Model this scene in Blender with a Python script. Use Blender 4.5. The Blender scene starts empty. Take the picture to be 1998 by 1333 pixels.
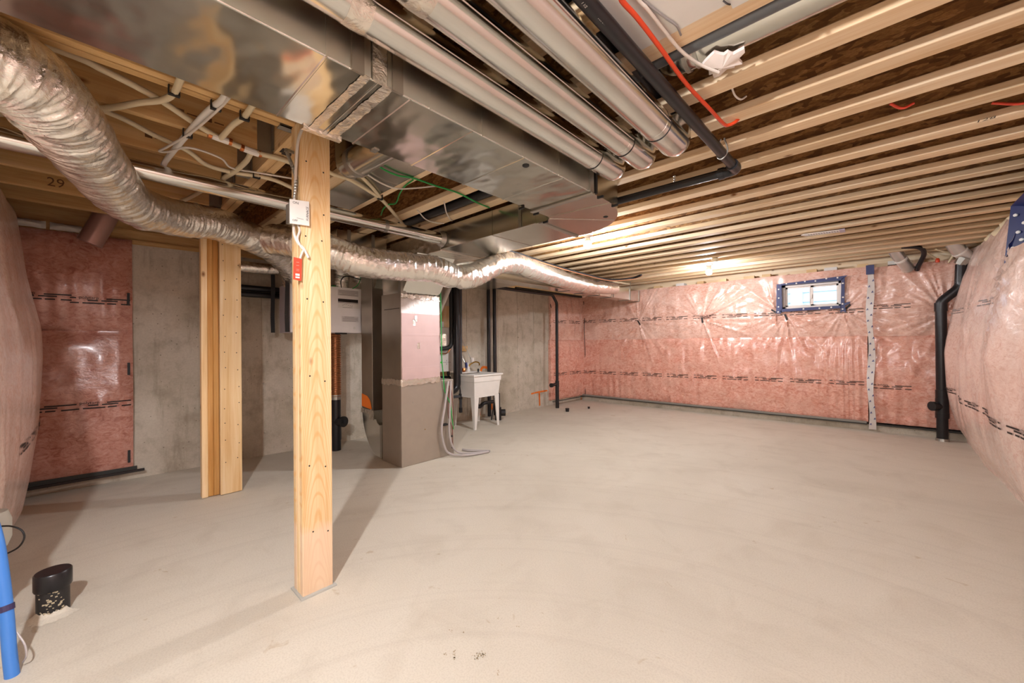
import bpy, math, random
import numpy as np
from mathutils import Vector, Matrix
PI = math.pi
random.seed(4)
RNG = np.random.default_rng(11)
C = bpy.context.scene.collection

# ------------------------------------------------------------------ camera
yaw, pit, rol = [math.radians(a) for a in (-42.84, 0.2148, -0.508)]
fw = Vector((math.sin(yaw)*math.cos(pit), math.cos(yaw)*math.cos(pit), math.sin(pit)))
rt = Vector((math.cos(yaw), -math.sin(yaw), 0)); up = rt.cross(fw)
r2 = math.cos(rol)*rt + math.sin(rol)*up
u2 = -math.sin(rol)*rt + math.cos(rol)*up
cd = bpy.data.cameras.new('camera'); cam = bpy.data.objects.new('camera', cd); C.objects.link(cam)
cd.sensor_width = 36; cd.lens = 770.6/1998*36; cd.clip_start = .02
M = Matrix(((r2.x, u2.x, -fw.x, 0), (r2.y, u2.y, -fw.y, 0), (r2.z, u2.z, -fw.z, 1.2), (0, 0, 0, 1)))
cam.matrix_world = M
S = bpy.context.scene
S.camera = cam
# ------------------------------------------------------------------ sky, exposure
BULB = 1500.0          # radiance of the bare lamps
SKY = 2.4
w = bpy.data.worlds.new('sky'); S.world = w; w.use_nodes = True
bg = w.node_tree.nodes['Background']; bg.inputs[0].default_value = (.70, .85, 1, 1); bg.inputs[1].default_value = SKY
S.view_settings.view_transform = 'Standard'; S.view_settings.look = 'None'
S.view_settings.gamma = 1; S.view_settings.use_curve_mapping = False
S.view_settings.exposure = 1.5
S.cycles.max_bounces = 10; S.cycles.diffuse_bounces = 6; S.cycles.glossy_bounces = 5
S.cycles.sample_clamp_indirect = 6

# ------------------------------------------------------------------ materials
def lin(c):
    if isinstance(c, str):
        c = [int(c[i:i+2], 16)/255 for i in (0, 2, 4)]
    return tuple((x/12.92 if x <= .04045 else ((x+.055)/1.055)**2.4) for x in c)+(1,)
class NT:
    def __init__(s, name):
        s.m = bpy.data.materials.new(name); s.m.use_nodes = True
        s.t = s.m.node_tree; s.b = s.t.nodes['Principled BSDF']
    def n(s, typ, **kw):
        nd = s.t.nodes.new(typ)
        for k, v in kw.items():
            if k in nd.inputs: nd.inputs[k].default_value = v
            else: setattr(nd, k, v)
        return nd
    def l(s, a, b): s.t.links.new(a, b)
    def coord(s, scale=(1, 1, 1), rnd=False):
        tc = s.n('ShaderNodeTexCoord'); mp = s.n('ShaderNodeMapping'); mp.inputs['Scale'].default_value = scale
        s.l(tc.outputs['Object'], mp.inputs['Vector'])
        if rnd:
            oi = s.n('ShaderNodeObjectInfo'); mu = s.n('ShaderNodeVectorMath', operation='SCALE'); mu.inputs[3].default_value = 37
            cb = s.n('ShaderNodeCombineXYZ')
            for i in range(3): s.l(oi.outputs['Random'], cb.inputs[i])
            s.l(cb.outputs[0], mu.inputs[0]); s.l(mu.outputs[0], mp.inputs['Location'])
        return mp.outputs[0]
    def noise(s, vec, scale, detail=4, rough=.55, dist=0):
        nd = s.n('ShaderNodeTexNoise'); nd.inputs['Scale'].default_value = scale; nd.inputs['Detail'].default_value = detail
        nd.inputs['Roughness'].default_value = rough; nd.inputs['Distortion'].default_value = dist
        s.l(vec, nd.inputs['Vector']); return nd.outputs['Fac']
    def ramp(s, fac, stops):
        r = s.n('ShaderNodeValToRGB'); e = r.color_ramp.elements
        while len(e) < len(stops): e.new(.5)
        for el, (p, c) in zip(e, stops):
            el.position = p; el.color = lin(c) if not isinstance(c, (int, float)) else (c, c, c, 1)
        s.l(fac, r.inputs[0]); return r.outputs[0]
    def mix(s, f, a, b, mode='MIX'):
        m = s.n('ShaderNodeMix', data_type='RGBA', blend_type=mode)
        for sock, v in ((m.inputs[0], f), (m.inputs[6], a), (m.inputs[7], b)):
            if hasattr(v, 'links'): s.l(v, sock)
            elif isinstance(v, (int, float)): sock.default_value = v
            else: sock.default_value = lin(v)
        return m.outputs[2]
    def bump(s, h, strength=.3, dist=.01):
        b = s.n('ShaderNodeBump'); b.inputs['Strength'].default_value = strength; b.inputs['Distance'].default_value = dist
        s.l(h, b.inputs['Height']); s.l(b.outputs[0], s.b.inputs['Normal'])
    def base(s, c):
        if hasattr(c, 'links'): s.l(c, s.b.inputs['Base Color'])
        else: s.b.inputs['Base Color'].default_value = lin(c)
    def p(s, **kw):
        for k, v in kw.items():
            k = {'rough': 'Roughness', 'metal': 'Metallic', 'coat': 'Coat Weight', 'coatr': 'Coat Roughness', 'spec': 'Specular IOR Level', 'trans': 'Transmission Weight'}[k]
            s.b.inputs[k].default_value = v
        return s
def plain(name, col, rough=.5, metal=0., **kw):
    t = NT(name); v = t.coord(); f = t.noise(v, 9, 3)
    t.base(t.mix(f, [x*.93 for x in [int(col[i:i+2], 16)/255 for i in (0, 2, 4)]], col))
    t.p(rough=rough, metal=metal, **kw); return t.m
def lumber(name, axis, lo, mid, hi, knots=True):
    t = NT(name)
    sc = [9, 9, 9]; sc['xyz'.index(axis)] = .55
    v = t.coord(sc, True)
    f = t.noise(v, 2.2, 5, .6, .6)
    col = t.ramp(f, [(.25, lo), (.5, mid), (.75, hi)])
    sg = [60, 60, 60]; sg['xyz'.index(axis)] = 1.4
    g = t.noise(t.coord(sg, True), 1.5, 3, .6)
    col = t.mix(t.ramp(g, [(.45, 0.), (.8, .35)]), col, lo, 'MULTIPLY')
    if knots:
        sk = [9, 9, 9]; sk['xyz'.index(axis)] = 5.
        vo = t.n('ShaderNodeTexVoronoi'); vo.inputs['Scale'].default_value = .75; t.l(t.coord(sk, True), vo.inputs['Vector'])
        k = t.ramp(vo.outputs['Distance'], [(.03, 1.), (.11, 0.)])
        col = t.mix(k, col, '8a5a2c')
    oi = t.n('ShaderNodeObjectInfo')
    tint = t.ramp(oi.outputs['Random'], [(0, [.86, .84, .80]), (1, [1, 1, 1])])
    col = t.mix(1., col, tint, 'MULTIPLY')
    t.base(col); t.p(rough=.62); t.bump(g, .12, .002); return t.m
def osb(name, a, b, c, axis='y'):
    t = NT(name)
    sc = {'y': (26, 5, 9), 'w': (22, 5, 70)}[axis]
    v = t.coord(sc, True); nz = t.noise(v, .6, 3)
    vm = t.n('ShaderNodeVectorMath', operation='ADD'); t.l(v, vm.inputs[0])
    cb = t.n('ShaderNodeCombineXYZ'); t.l(nz, cb.inputs[0]); t.l(nz, cb.inputs[2]); t.l(cb.outputs[0], vm.inputs[1])
    vo = t.n('ShaderNodeTexVoronoi'); vo.inputs['Scale'].default_value = 1.1; t.l(vm.outputs[0], vo.inputs['Vector'])
    sp = t.n('ShaderNodeSeparateColor'); t.l(vo.outputs['Color'], sp.inputs[0])
    col = t.ramp(sp.outputs[0], [(.0, a), (.45, b), (.8, c), (1, 'a97a45')])
    t.base(t.mix(t.ramp(t.noise(v, 3, 4), [(.35, .55), (.6, 0.)]), col, a)); t.p(rough=.7); t.bump(vo.outputs['Distance'], .2, .003); return t.m
def galv(name, col='d2d2cc', rough=.2, streak='x'):
    t = NT(name); sc = {'x': (3, 60, 60), 'y': (60, 3, 60), 'z': (60, 60, 3)}[streak]
    g = t.noise(t.coord(sc), 2, 3); sp = t.noise(t.coord(), 2.3, 2)
    t.base(t.mix(sp, [x*.9 for x in lin(col)[:3]], col)); t.p(metal=1, rough=rough)
    r = t.ramp(g, [(.2, max(rough-.015, .03)), (.8, rough+.025)]); t.l(r, t.b.inputs['Roughness'])
    if name == 'trunk_steel': t.bump(t.noise(t.coord((1.5, 2.2, 1)), 2.2, 2, .4), .35, .05)
    return t.m
def foil(name, col='dcd6cc', rough=.2, strength=.7, scale=38):
    t = NT(name); v = t.coord(); a = t.noise(v, scale, 5, .65, 1.2)
    vo = t.n('ShaderNodeTexVoronoi'); vo.inputs['Scale'].default_value = scale*.6; t.l(v, vo.inputs['Vector'])
    h = t.n('ShaderNodeMath', operation='ADD'); t.l(a, h.inputs[0]); t.l(vo.outputs['Distance'], h.inputs[1])
    t.base(col); t.p(metal=.92, rough=rough); t.bump(h.outputs[0], strength, .012); return t.m
def poly(name, base, lo, hi, pale, sheen=.25):
    """pink fibreglass seen through clear sheeting"""
    t = NT(name); v = t.coord((1, 1, 1.5))
    a = t.noise(v, 13, 6, .66, 1.6); b = t.noise(v, 2.2, 3); c = t.noise(v, 42, 4, .7, .8)
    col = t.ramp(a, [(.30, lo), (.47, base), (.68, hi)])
    col = t.mix(t.ramp(b, [(.40, 0.), (.75, .55)]), col, pale)
    col = t.mix(t.ramp(c, [(.50, 0.), (.72, .45)]), col, lo)
    t.base(col); t.p(rough=sheen, spec=.55, coat=.35, coatr=.16); t.bump(t.noise(v, 22, 4, .6, .5), .28, .012); return t.m
def concrete(name, a, b, c, stain, pit=True):
    t = NT(name); v = t.coord()
    big = t.noise(v, 1.1, 5, .6, .4); mid = t.noise(v, 6, 6, .65); fine = t.noise(v, 60, 4, .6)
    col = t.ramp(big, [(.3, a), (.5, b), (.7, c)])
    col = t.mix(t.ramp(mid, [(.48, 0.), (.75, .6)]), col, stain)
    if pit:
        vs = t.noise(t.coord((7, 7, 1.1)), 1.2, 5, .7); col = t.mix(t.ramp(vs, [(.55, 0.), (.72, .55)]), col, stain)
        vo = t.n('ShaderNodeTexVoronoi'); vo.inputs['Scale'].default_value = 17; t.l(v, vo.inputs['Vector'])
        col = t.mix(t.ramp(vo.outputs['Distance'], [(.05, .8), (.10, 0.)]), col, '5d5548')
    t.base(t.mix(t.ramp(fine, [(.35, .15), (.6, 0.)]), col, stain)); t.p(rough=.85, spec=.3); t.bump(t.noise(v, 25, 6, .7), .16, .006); return t.m
def emis(name, col, s):
    t = NT(name); t.base(col); t.b.inputs['Emission Color'].default_value = lin(col); t.b.inputs['Emission Strength'].default_value = s
    return t.m
def floor_mat():
    t = NT('floor_concrete'); v = t.coord()
    big = t.noise(v, .55, 4, .55, .5); mid = t.noise(v, 3.2, 5, .6, .6); fine = t.noise(v, 140, 3, .6)
    col = t.ramp(big, [(.3, 'c4bdae'), (.5, 'd0c9ba'), (.7, 'd7d1c3')])
    col = t.mix(t.ramp(mid, [(.50, 0.), (.8, .45)]), col, 'b3a998')
    # faint broom and trowel arcs
    vd = t.n('ShaderNodeVectorMath', operation='DISTANCE'); tc = t.n('ShaderNodeTexCoord')
    t.l(tc.outputs['Object'], vd.inputs[0]); vd.inputs[1].default_value = (-.35, .2, 0)
    cb = t.n('ShaderNodeCombineXYZ'); t.l(vd.outputs['Value'], cb.inputs[0])
    arcs = t.noise(cb.outputs[0], 9, 4, .7); col = t.mix(t.ramp(arcs, [(.52, 0.), (.75, .28)]), col, 'a99f92')
    sp = t.noise(v, 9, 3, .5, .8); col = t.mix(t.ramp(sp, [(.70, 0.), (.76, .45)]), col, 'a58c62')
    t.base(t.mix(t.ramp(fine, [(.38, .18), (.55, 0.)]), col, '9c8f7f')); t.p(rough=.72, spec=.3); t.bump(mid, .06, .01); return t.m
W_FL = lumber('flange_wood', 'x', 'dfbe92', 'f0d8b4', 'f8e8cc')
W_X = lumber('lumber_x', 'x', 'd4ac76', 'e8c898', 'f2dab2')
W_Y = lumber('lumber_y', 'y', 'c89a5c', 'ddb67c', 'e9c896')
W_Z = lumber('lumber_z', 'z', 'dfb47a', 'f0d2a2', 'f8e2be')
def post_wood():
    m = W_Z.copy(); m.name = 'post_wood'; nt = m.node_tree; b = nt.nodes['Principled BSDF']; src = b.inputs['Base Color'].links[0].from_socket
    def N(t): return nt.nodes.new(t)
    tc = N('ShaderNodeTexCoord'); sp = N('ShaderNodeSeparateXYZ'); nt.links.new(tc.outputs['Object'], sp.inputs[0])
    # cathedral figure: nested parabolas along the board
    mu = N('ShaderNodeMath'); mu.operation = 'MULTIPLY'; nt.links.new(sp.outputs['Y'], mu.inputs[0]); nt.links.new(sp.outputs['Y'], mu.inputs[1])
    m2 = N('ShaderNodeMath'); m2.operation = 'MULTIPLY_ADD'; m2.inputs[1].default_value = 95; nt.links.new(mu.outputs[0], m2.inputs[0]); nt.links.new(sp.outputs['Z'], m2.inputs[2])
    nz = N('ShaderNodeTexNoise'); nz.inputs['Scale'].default_value = 3.5; nt.links.new(tc.outputs['Object'], nz.inputs['Vector'])
    m3 = N('ShaderNodeMath'); m3.operation = 'MULTIPLY_ADD'; m3.inputs[1].default_value = .35; nt.links.new(nz.outputs['Fac'], m3.inputs[0]); nt.links.new(m2.outputs[0], m3.inputs[2])
    m4 = N('ShaderNodeMath'); m4.operation = 'MULTIPLY'; m4.inputs[1].default_value = 62; nt.links.new(m3.outputs[0], m4.inputs[0])
    sn = N('ShaderNodeMath'); sn.operation = 'SINE'; nt.links.new(m4.outputs[0], sn.inputs[0])
    rp = N('ShaderNodeValToRGB'); rp.color_ramp.elements[0].position = .35; rp.color_ramp.elements[0].color = (0, 0, 0, 1); rp.color_ramp.elements[1].position = 1; rp.color_ramp.elements[1].color = (.5, .5, .5, 1); nt.links.new(sn.outputs[0], rp.inputs[0])
    mx = N('ShaderNodeMix'); mx.data_type = 'RGBA'; nt.links.new(rp.outputs[0], mx.inputs[0]); nt.links.new(src, mx.inputs[6]); mx.inputs[7].default_value = lin('d29a58')
    # pale cement-washed foot
    n2 = N('ShaderNodeTexNoise'); n2.inputs['Scale'].default_value = 9; nt.links.new(tc.outputs['Object'], n2.inputs['Vector'])
    a = N('ShaderNodeMath'); a.operation = 'MULTIPLY_ADD'; a.inputs[1].default_value = .12; nt.links.new(n2.outputs['Fac'], a.inputs[0]); nt.links.new(sp.outputs['Z'], a.inputs[2])
    r2_ = N('ShaderNodeValToRGB'); e = r2_.color_ramp.elements; e[0].position = .36; e[0].color = (.55, .55, .55, 1); e[1].position = .40; e[1].color = (0, 0, 0, 1); nt.links.new(a.outputs[0], r2_.inputs[0])
    my = N('ShaderNodeMix'); my.data_type = 'RGBA'; nt.links.new(r2_.outputs[0], my.inputs[0]); nt.links.new(mx.outputs[2], my.inputs[6]); my.inputs[7].default_value = lin('e6cdb8'); nt.links.new(my.outputs[2], b.inputs['Base Color'])
    return m
W_POST = post_wood()
W_ZO = lumber('lumber_z_orange', 'z', 'c68a42', 'dba55a', 'e6ba78')
OSBW = osb('osb_web', '6b4824', '94693a', 'b98b55', 'w')
OSBF = osb('osb_floor', '4f3318', '7d562f', '9c7040')
GALV = galv('galvanized', 'efeeea', .17, 'y'); GALVX = galv('galvanized_x', 'dddcd5', .22, 'x'); GALVZ = galv('galvanized_z', 'c6c0b6', .36, 'z'); GALVS = galv('galvanized_side', 'e8e7e1', .32, 'z')
TRUNK = galv('trunk_steel', 'e0dfd8', .17, 'y')
ZINC = plain('zinc', 'b4b2aa', .35, .9)
FOIL = foil('foil', 'efebe4', .11, .36, 40); TAPE = foil('foil_tape', 'e4ddd2', .22, .5, 26); WRAP = foil('foil_wrap', 'd9d2cd', .52, .25, 60)
PINKWRAP = plain('pink_foil_wrap', 'd6bab6', .55, .4)
CAB = plain('cabinet_grey', 'b3a89b', .40, .6)
P_UP = poly('poly_upper', 'dbab99', 'c48a75', 'e9c8b9', 'ecd2c5')
P_LO = poly('poly_lower', 'da9b88', 'bc6b54', 'ebbcaa', 'e4bba9')
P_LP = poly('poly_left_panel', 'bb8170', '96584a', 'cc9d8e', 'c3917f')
P_BG = poly('poly_bulge', 'e2c2b5', 'd0a593', 'ead2c6', 'eddcd2', .26)
CONC = concrete('wall_concrete', 'aaa18f', 'c0b7a7', 'cec6b8', '857a67')
FLOOR = floor_mat()
BLACK = plain('black_abs', '17161a', .32); TIN = plain('tin', 'd9d8d4', .28, .8); RUBB = plain('black_rubber', '1d1c1c', .6); STRAP = plain('black_strap', '151313', .5)
WHITE = plain('white_plastic', 'e9e5de', .4); WHITE2 = plain('white_enamel', 'f3eeeb', .38); CREAM = plain('cream_pex', 'd9cbaa', .45); WCAB = plain('white_cable', 'd8d0c6', .45)
INK = plain('ink', '241a16', .6); INKB = plain('blue_ink', '3a4a8a', .6); INKG = plain('grey_ink', '8f8a88', .6)
STAMP = plain('faded_stamp', '6e4a26', .6); RED = plain('red_tag', 'd9482f', .45); ORANGE = plain('orange_pex', 'e0471c', .38); OPAINT = plain('orange_paint', 'f07a22', .7); GREEN = plain('green_wire', '1f9a46', .45)
GREENLED = plain('green_sticker', '35d41a', .5)
BLUE = plain('blue_pipe', '3f7fd0', .45); BTAPE = plain('blue_tape', '1b2760', .38); PURPLE = plain('dark_band', '33284f', .5)
COPPER = plain('copper', 'c67a4a', .3, 1.); BRASS = plain('brass', 'b18a3e', .3, 1.)
FRAME = plain('vinyl_frame', 'e9e0d8', .45); GASKL = plain('grey_gasket', 'b9bab4', .7); DRY = plain('drywall', 'dcdad4', .8); FOAMW = plain('white_foam', 'd8d4cc', .8); FOAM = plain('spray_foam', 'e4d3b0', .8)
GREYP = plain('grey_pipe', '6e7378', .35, .6); HOSE = plain('grey_hose', 'b6aeac', .4); SIDING = plain('white_siding', 'bccbd6', .6)
SEALT = plain('seal_tape', 'd9d2cc', .3); DKRED = plain('dark_red_wire', '6d2b22', .5); GASK = plain('sill_gasket', '3a3a36', .8)
COPFLEX = plain('copper_flex', 'b98058', .34, .9)
GL = NT('window_glass')
for nd in list(GL.t.nodes):
    if nd.type != 'OUTPUT_MATERIAL': GL.t.nodes.remove(nd)
_o = [n for n in GL.t.nodes][0]; _tr = GL.n('ShaderNodeBsdfTransparent'); _gl = GL.n('ShaderNodeBsdfGlossy'); _gl.inputs['Roughness'].default_value = .02
_mx = GL.n('ShaderNodeMixShader'); _fr = GL.n('ShaderNodeFresnel'); GL.l(_fr.outputs[0], _mx.inputs[0]); GL.l(_tr.outputs[0], _mx.inputs[1]); GL.l(_gl.outputs[0], _mx.inputs[2]); GL.l(_mx.outputs[0], _o.inputs[0])
GLASS = GL.m
LIT = [emis('lit_bulb_%d' % k, 'f7f6fa', BULB*f) for k, f in enumerate((.41, .25, 1.02))]

# ------------------------------------------------------------------ mesh tools
class MB:
    def __init__(s): s.v = []; s.f = []
    def add(s, vs, fs):
        o = len(s.v); s.v += [tuple(p) for p in vs]; s.f += [tuple(i+o for i in f) for f in fs]; return s
    def box(s, x0, x1, y0, y1, z0, z1):
        vs = [(x, y, z) for z in (z0, z1) for y in (y0, y1) for x in (x0, x1)]
        return s.add(vs, [(0, 2, 3, 1), (4, 5, 7, 6), (0, 1, 5, 4), (2, 6, 7, 3), (0, 4, 6, 2), (1, 3, 7, 5)])
    def obox(s, c, ax, ay, az):
        c, ax, ay, az = map(Vector, (c, ax, ay, az))
        vs = [c+ax*i+ay*j+az*k for k in (-1, 1) for j in (-1, 1) for i in (-1, 1)]
        return s.add(vs, [(0, 2, 3, 1), (4, 5, 7, 6), (0, 1, 5, 4), (2, 6, 7, 3), (0, 4, 6, 2), (1, 3, 7, 5)])
    def bar(s, a, b, wdt, th, upv=(0, 0, 1)):
        a, b = Vector(a), Vector(b); d = b-a; u = Vector(upv); sd = d.cross(u)
        if sd.length < 1e-6: sd = d.cross(Vector((1, 0, 0)))
        sd.normalize(); uu = sd.cross(d).normalized()
        return s.obox((a+b)/2, d/2, sd*wdt/2, uu*th/2)
    def tube(s, pts, r, seg=12, cap=True, fr=None):
        pts = [Vector(p) for p in pts]; n = len(pts); rs = r if hasattr(r, '__len__') else [r]*n
        t0 = (pts[1]-pts[0]).normalized(); nrm = t0.orthogonal().normalized(); rings = []; o = len(s.v)
        for i, p in enumerate(pts):
            t = (pts[min(i+1, n-1)]-pts[max(i-1, 0)]).normalized()
            nrm = (nrm-t*nrm.dot(t)).normalized(); b = t.cross(nrm)
            for k in range(seg):
                a = 2*PI*k/seg; rr = rs[i]*(fr(i, k) if fr else 1)
                s.v.append(tuple(p+nrm*(rr*math.cos(a))+b*(rr*math.sin(a))))
        for i in range(n-1):
            for k in range(seg):
                a = o+i*seg+k; b = o+i*seg+(k+1) % seg; s.f.append((a, b, b+seg, a+seg))
        if cap:
            s.f.append(tuple(o+k for k in range(seg))[::-1]); s.f.append(tuple(o+(n-1)*seg+k for k in range(seg)))
        return s
    def prism(s, prof, ax, a, b):
        """profile of 2-D points swept along axis ax from a to b; the other two axes in order"""
        def P(u, v, t): return {'x': (t, u, v), 'y': (u, t, v), 'z': (u, v, t)}[ax]
        n = len(prof); vs = [P(u, v, a) for u, v in prof]+[P(u, v, b) for u, v in prof]
        return s.add(vs, [tuple(range(n))[::-1], tuple(range(n, 2*n))]+[(i, (i+1) % n, n+(i+1) % n, n+i) for i in range(n)])
    def lathe(s, prof, c=(0, 0, 0), axis=(0, 0, 1), seg=24):
        c = Vector(c); z = Vector(axis).normalized(); x = z.orthogonal().normalized(); y = z.cross(x); o = len(s.v); n = len(prof)
        for r, h in prof:
            for k in range(seg):
                a = 2*PI*k/seg; s.v.append(tuple(c+z*h+x*(max(r, 1e-5)*math.cos(a))+y*(max(r, 1e-5)*math.sin(a))))
        for i in range(n-1):
            for k in range(seg):
                a = o+i*seg+k; b = o+i*seg+(k+1) % seg; s.f.append((a, b, b+seg, a+seg))
        s.f.append(tuple(o+k for k in range(seg))[::-1]); s.f.append(tuple(o+(n-1)*seg+k for k in range(seg)))
        return s
    def grid(s, X, skip=None):
        """X: (nu,nv,3) array"""
        nu, nv = X.shape[:2]; o = len(s.v); s.v += [tuple(map(float, p)) for p in X.reshape(-1, 3)]
        for i in range(nu-1):
            for j in range(nv-1):
                if skip and skip(i, j): continue
                a = o+i*nv+j; s.f.append((a, a+nv, a+nv+1, a+1))
        return s
OFF = {}
def obj(name, mb, m, parent=None, smooth=False, bevel=0, kind=None):
    off = OFF.get(parent.name, Vector()) if parent else Vector()
    me = bpy.data.meshes.new(name); me.from_pydata([tuple(Vector(p)-off) for p in mb.v], [], mb.f)
    me.validate(); me.update(); me.materials.append(m)
    o = bpy.data.objects.new(name, me); C.objects.link(o)
    if parent: o.parent = parent; OFF[o.name] = off
    else: OFF[o.name] = Vector()
    if smooth:
        me.polygons.foreach_set('use_smooth', [True]*len(me.polygons))
        try: me.set_sharp_from_angle(angle=math.radians(smooth if smooth is not True else 40))
        except Exception: pass
    if bevel:
        bm = o.modifiers.new('bevel', 'BEVEL'); bm.width = bevel; bm.segments = 2; bm.limit_method = 'ANGLE'
    if kind or name in ('printed_text', 'printed_lines', 'printed_marks', 'printed_dots', 'nail', 'stamp', 'hand_lettering', 'slot', 'vent_mark', 'wire_wrap'): o['kind'] = kind or 'stuff'
    return o
def tag(o, label, cat, group=None):
    o['label'] = label; o['category'] = cat
    if group: o['group'] = group
    return o
def thing(name, label, cat, loc, group=None):
    o = bpy.data.objects.new(name, None); C.objects.link(o); o.location = loc; o.empty_display_size = .05
    OFF[o.name] = Vector(loc); return tag(o, label, cat, group)
def struct(name, mb, m, parent=None, **k):
    o = obj(name, mb, m, parent, **k)
    if not parent: o['kind'] = 'structure'
    return o
def B(*a): return MB().box(*a)
def T(pts, r, seg=12, **k): return MB().tube(pts, r, seg, **k)
def sm(pts, n=6):
    """Catmull-Rom through the points"""
    P = [Vector(p) for p in pts]; P = [P[0]*2-P[1]]+P+[P[-1]*2-P[-2]]; out = []
    for i in range(1, len(P)-2):
        for k in range(n):
            t = k/n; a, b, c, d = P[i-1:i+3]
            out.append(.5*((2*b)+(c-a)*t+(2*a-5*b+4*c-d)*t*t+(3*b-a-3*c+d)*t**3))
    out.append(P[-2]); return out
def bend(pts, rad, n=6):
    """polyline with rounded corners"""
    P = [Vector(p) for p in pts]; out = [P[0]]
    for i in range(1, len(P)-1):
        a, b, c = P[i-1:i+2]; d1 = (a-b); d2 = (c-b); r = min(rad, d1.length*.49, d2.length*.49)
        s, e = b+d1.normalized()*r, b+d2.normalized()*r
        for k in range(n+1):
            t = k/n; out.append(s*(1-t)**2+b*2*t*(1-t)+e*t*t)
    out.append(P[-1]); return out
_txt = {}
def text_mesh(word, shear=0):
    k = (word, shear)
    if k not in _txt:
        cu = bpy.data.curves.new('t', 'FONT'); cu.body = word; cu.size = 1; cu.align_x = 'LEFT'; cu.shear = shear; cu.resolution_u = 2
        o = bpy.data.objects.new('t', cu); C.objects.link(o)
        me = o.evaluated_get(bpy.context.evaluated_depsgraph_get()).to_mesh()
        _txt[k] = ([v.co.copy() for v in me.vertices], [tuple(p.vertices) for p in me.polygons])
        o.evaluated_get(bpy.context.evaluated_depsgraph_get()).to_mesh_clear(); bpy.data.objects.remove(o); bpy.data.curves.remove(cu)
    return _txt[k]
def text(mb, word, org, ux, uy, size, shear=0, fn=None):
    vs, fs = text_mesh(word, shear); org, ux, uy = map(Vector, (org, ux, uy))
    P = [org+ux*(v.x*size)+uy*(v.y*size) for v in vs]
    return mb.add([fn(p) for p in P] if fn else P, fs)
def wob(n, m, seed, s1, s2):
    """smooth random field n x m, cell sizes s1,s2 samples"""
    r = np.random.default_rng(seed); a, b = max(2, int(n/s1)+2), max(2, int(m/s2)+2)
    g = r.standard_normal((a, b)); x = np.linspace(0, a-1.001, n); y = np.linspace(0, b-1.001, m)
    i, j = x.astype(int), y.astype(int); fx = (x-i)[:, None]; fy = (y-j)[None]
    fx = fx*fx*(3-2*fx); fy = fy*fy*(3-2*fy)
    return (g[i][:, j]*(1-fx)+g[i+1][:, j]*fx)*(1-fy)+(g[i][:, j+1]*(1-fx)+g[i+1][:, j+1]*fx)*fy
def xw(y): return -4.93+.062*(y-1)          # face of the left foundation wall

# ================================================================== SETTING
struct('floor', B(-5.4, 1.3, -2.6, 7.6, -.12, 0), FLOOR)
fl = bpy.data.objects['floor']; _r = np.random.default_rng(21)
def smudge(c, ax, ln, wd, n, sz):
    mb = MB(); ax = Vector((math.cos(ax), math.sin(ax), 0)); ay = Vector((-ax.y, ax.x, 0))
    for k in range(n):
        p = Vector(c)+ax*(ln*(_r.random()-.5))+ay*(wd*(_r.random()-.5)); q = sz*(.5+_r.random()); ang = _r.random()*6
        m_ = 6; o_ = [p+Vector((q*(.5+.7*_r.random())*math.cos(ang+2*PI*i/m_), q*(.35+.5*_r.random())*math.sin(ang+2*PI*i/m_), .0008)) for i in range(m_)]; mb.add(o_, [tuple(range(m_))])
    obj('mud_smudge', mb, MUD, fl, kind='stuff')
SM = [(-1.135,1.025,0),(-1.21,.96,0),(-1.235,.94,0),(-1.025,1.016,0),(-1.098,1.372,0),(-1.131,1.239,0),(-1.22,1.221,0),(-1.32,1.03,0),(-1.27,1.06,0)]; MUD = plain('dried_mud', 'a8977a', .9)
smudge(SM[0], 1.2, .05, .03, 34, .0035); smudge(SM[1], 2.4, .06, .008, 12, .003); smudge(SM[2], .6, .012, .01, 5, .003); smudge(SM[3], 2.2, .02, .006, 6, .003)
for q in SM[4:]: smudge(q, .5, .02, .01, 5, .0028)
# left wall (slightly out of square), with form seams, tie holes and spray marks
mb = MB(); mb.add([(xw(-2.6), -2.6, 0), (xw(7.5), 7.5, 0), (xw(7.5)-.25, 7.5, 0), (xw(-2.6)-.25, -2.6, 0), (xw(-2.6), -2.6, 2.13), (xw(7.5), 7.5, 2.13), (xw(7.5)-.25, 7.5, 2.13), (xw(-2.6)-.25, -2.6, 2.13)],
       [(3, 2, 1, 0), (4, 5, 6, 7), (0, 1, 5, 4), (2, 3, 7, 6), (1, 2, 6, 5), (3, 0, 4, 7)])
wl = struct('wall_left', mb, CONC)
for y in (.76, 1.30, 3.05, 3.65, 4.07, 4.72, 5.18, 5.60):
    obj('form_seam', MB().bar((xw(y)+.001, y, 0), (xw(y)+.001, y, 2.13), .007, .007), CONC, wl)
for y in (.78, 1.31, 5.19):
    for z in (.25, .78, 1.3, 1.8):
        obj('form_tie', MB().lathe([(.014, 0), (.012, .007), (.004, .012)], (xw(y), y+.01, z), (1, 0, 0), 8), CONC, wl)
def paint(pts, wd=.028):
    mb = MB(); P = sm([(xw(y)+.003, y, z) for y, z in pts], 4)
    for a, b in zip(P[:-1], P[1:]): mb.bar(a, b+(b-a)*.2, .003, wd, (1, 0, 0)) if False else mb.obox((a+b)/2, (b-a)*.6, (.0015, 0, 0), Vector((0, -(b-a).z, (b-a).y)).normalized()*wd/2)
    return obj('paint_mark', mb, OPAINT, wl)
paint([(5.52, .27), (5.72, .285), (5.95, .29)]); paint([(5.73, .29), (5.735, .17), (5.74, .03)], .035)
paint([(4.33, .70), (4.36, .79), (4.42, .81), (4.49, .78), (4.5, .70)], .04); paint([(4.30, .20), (4.31, .04)], .035); paint([(4.57, .2), (4.575, .1)], .03); paint([(4.17, .10), (4.22, .02)], .05)
paint([(7.02, .06), (7.02, .0)], .02)
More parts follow.
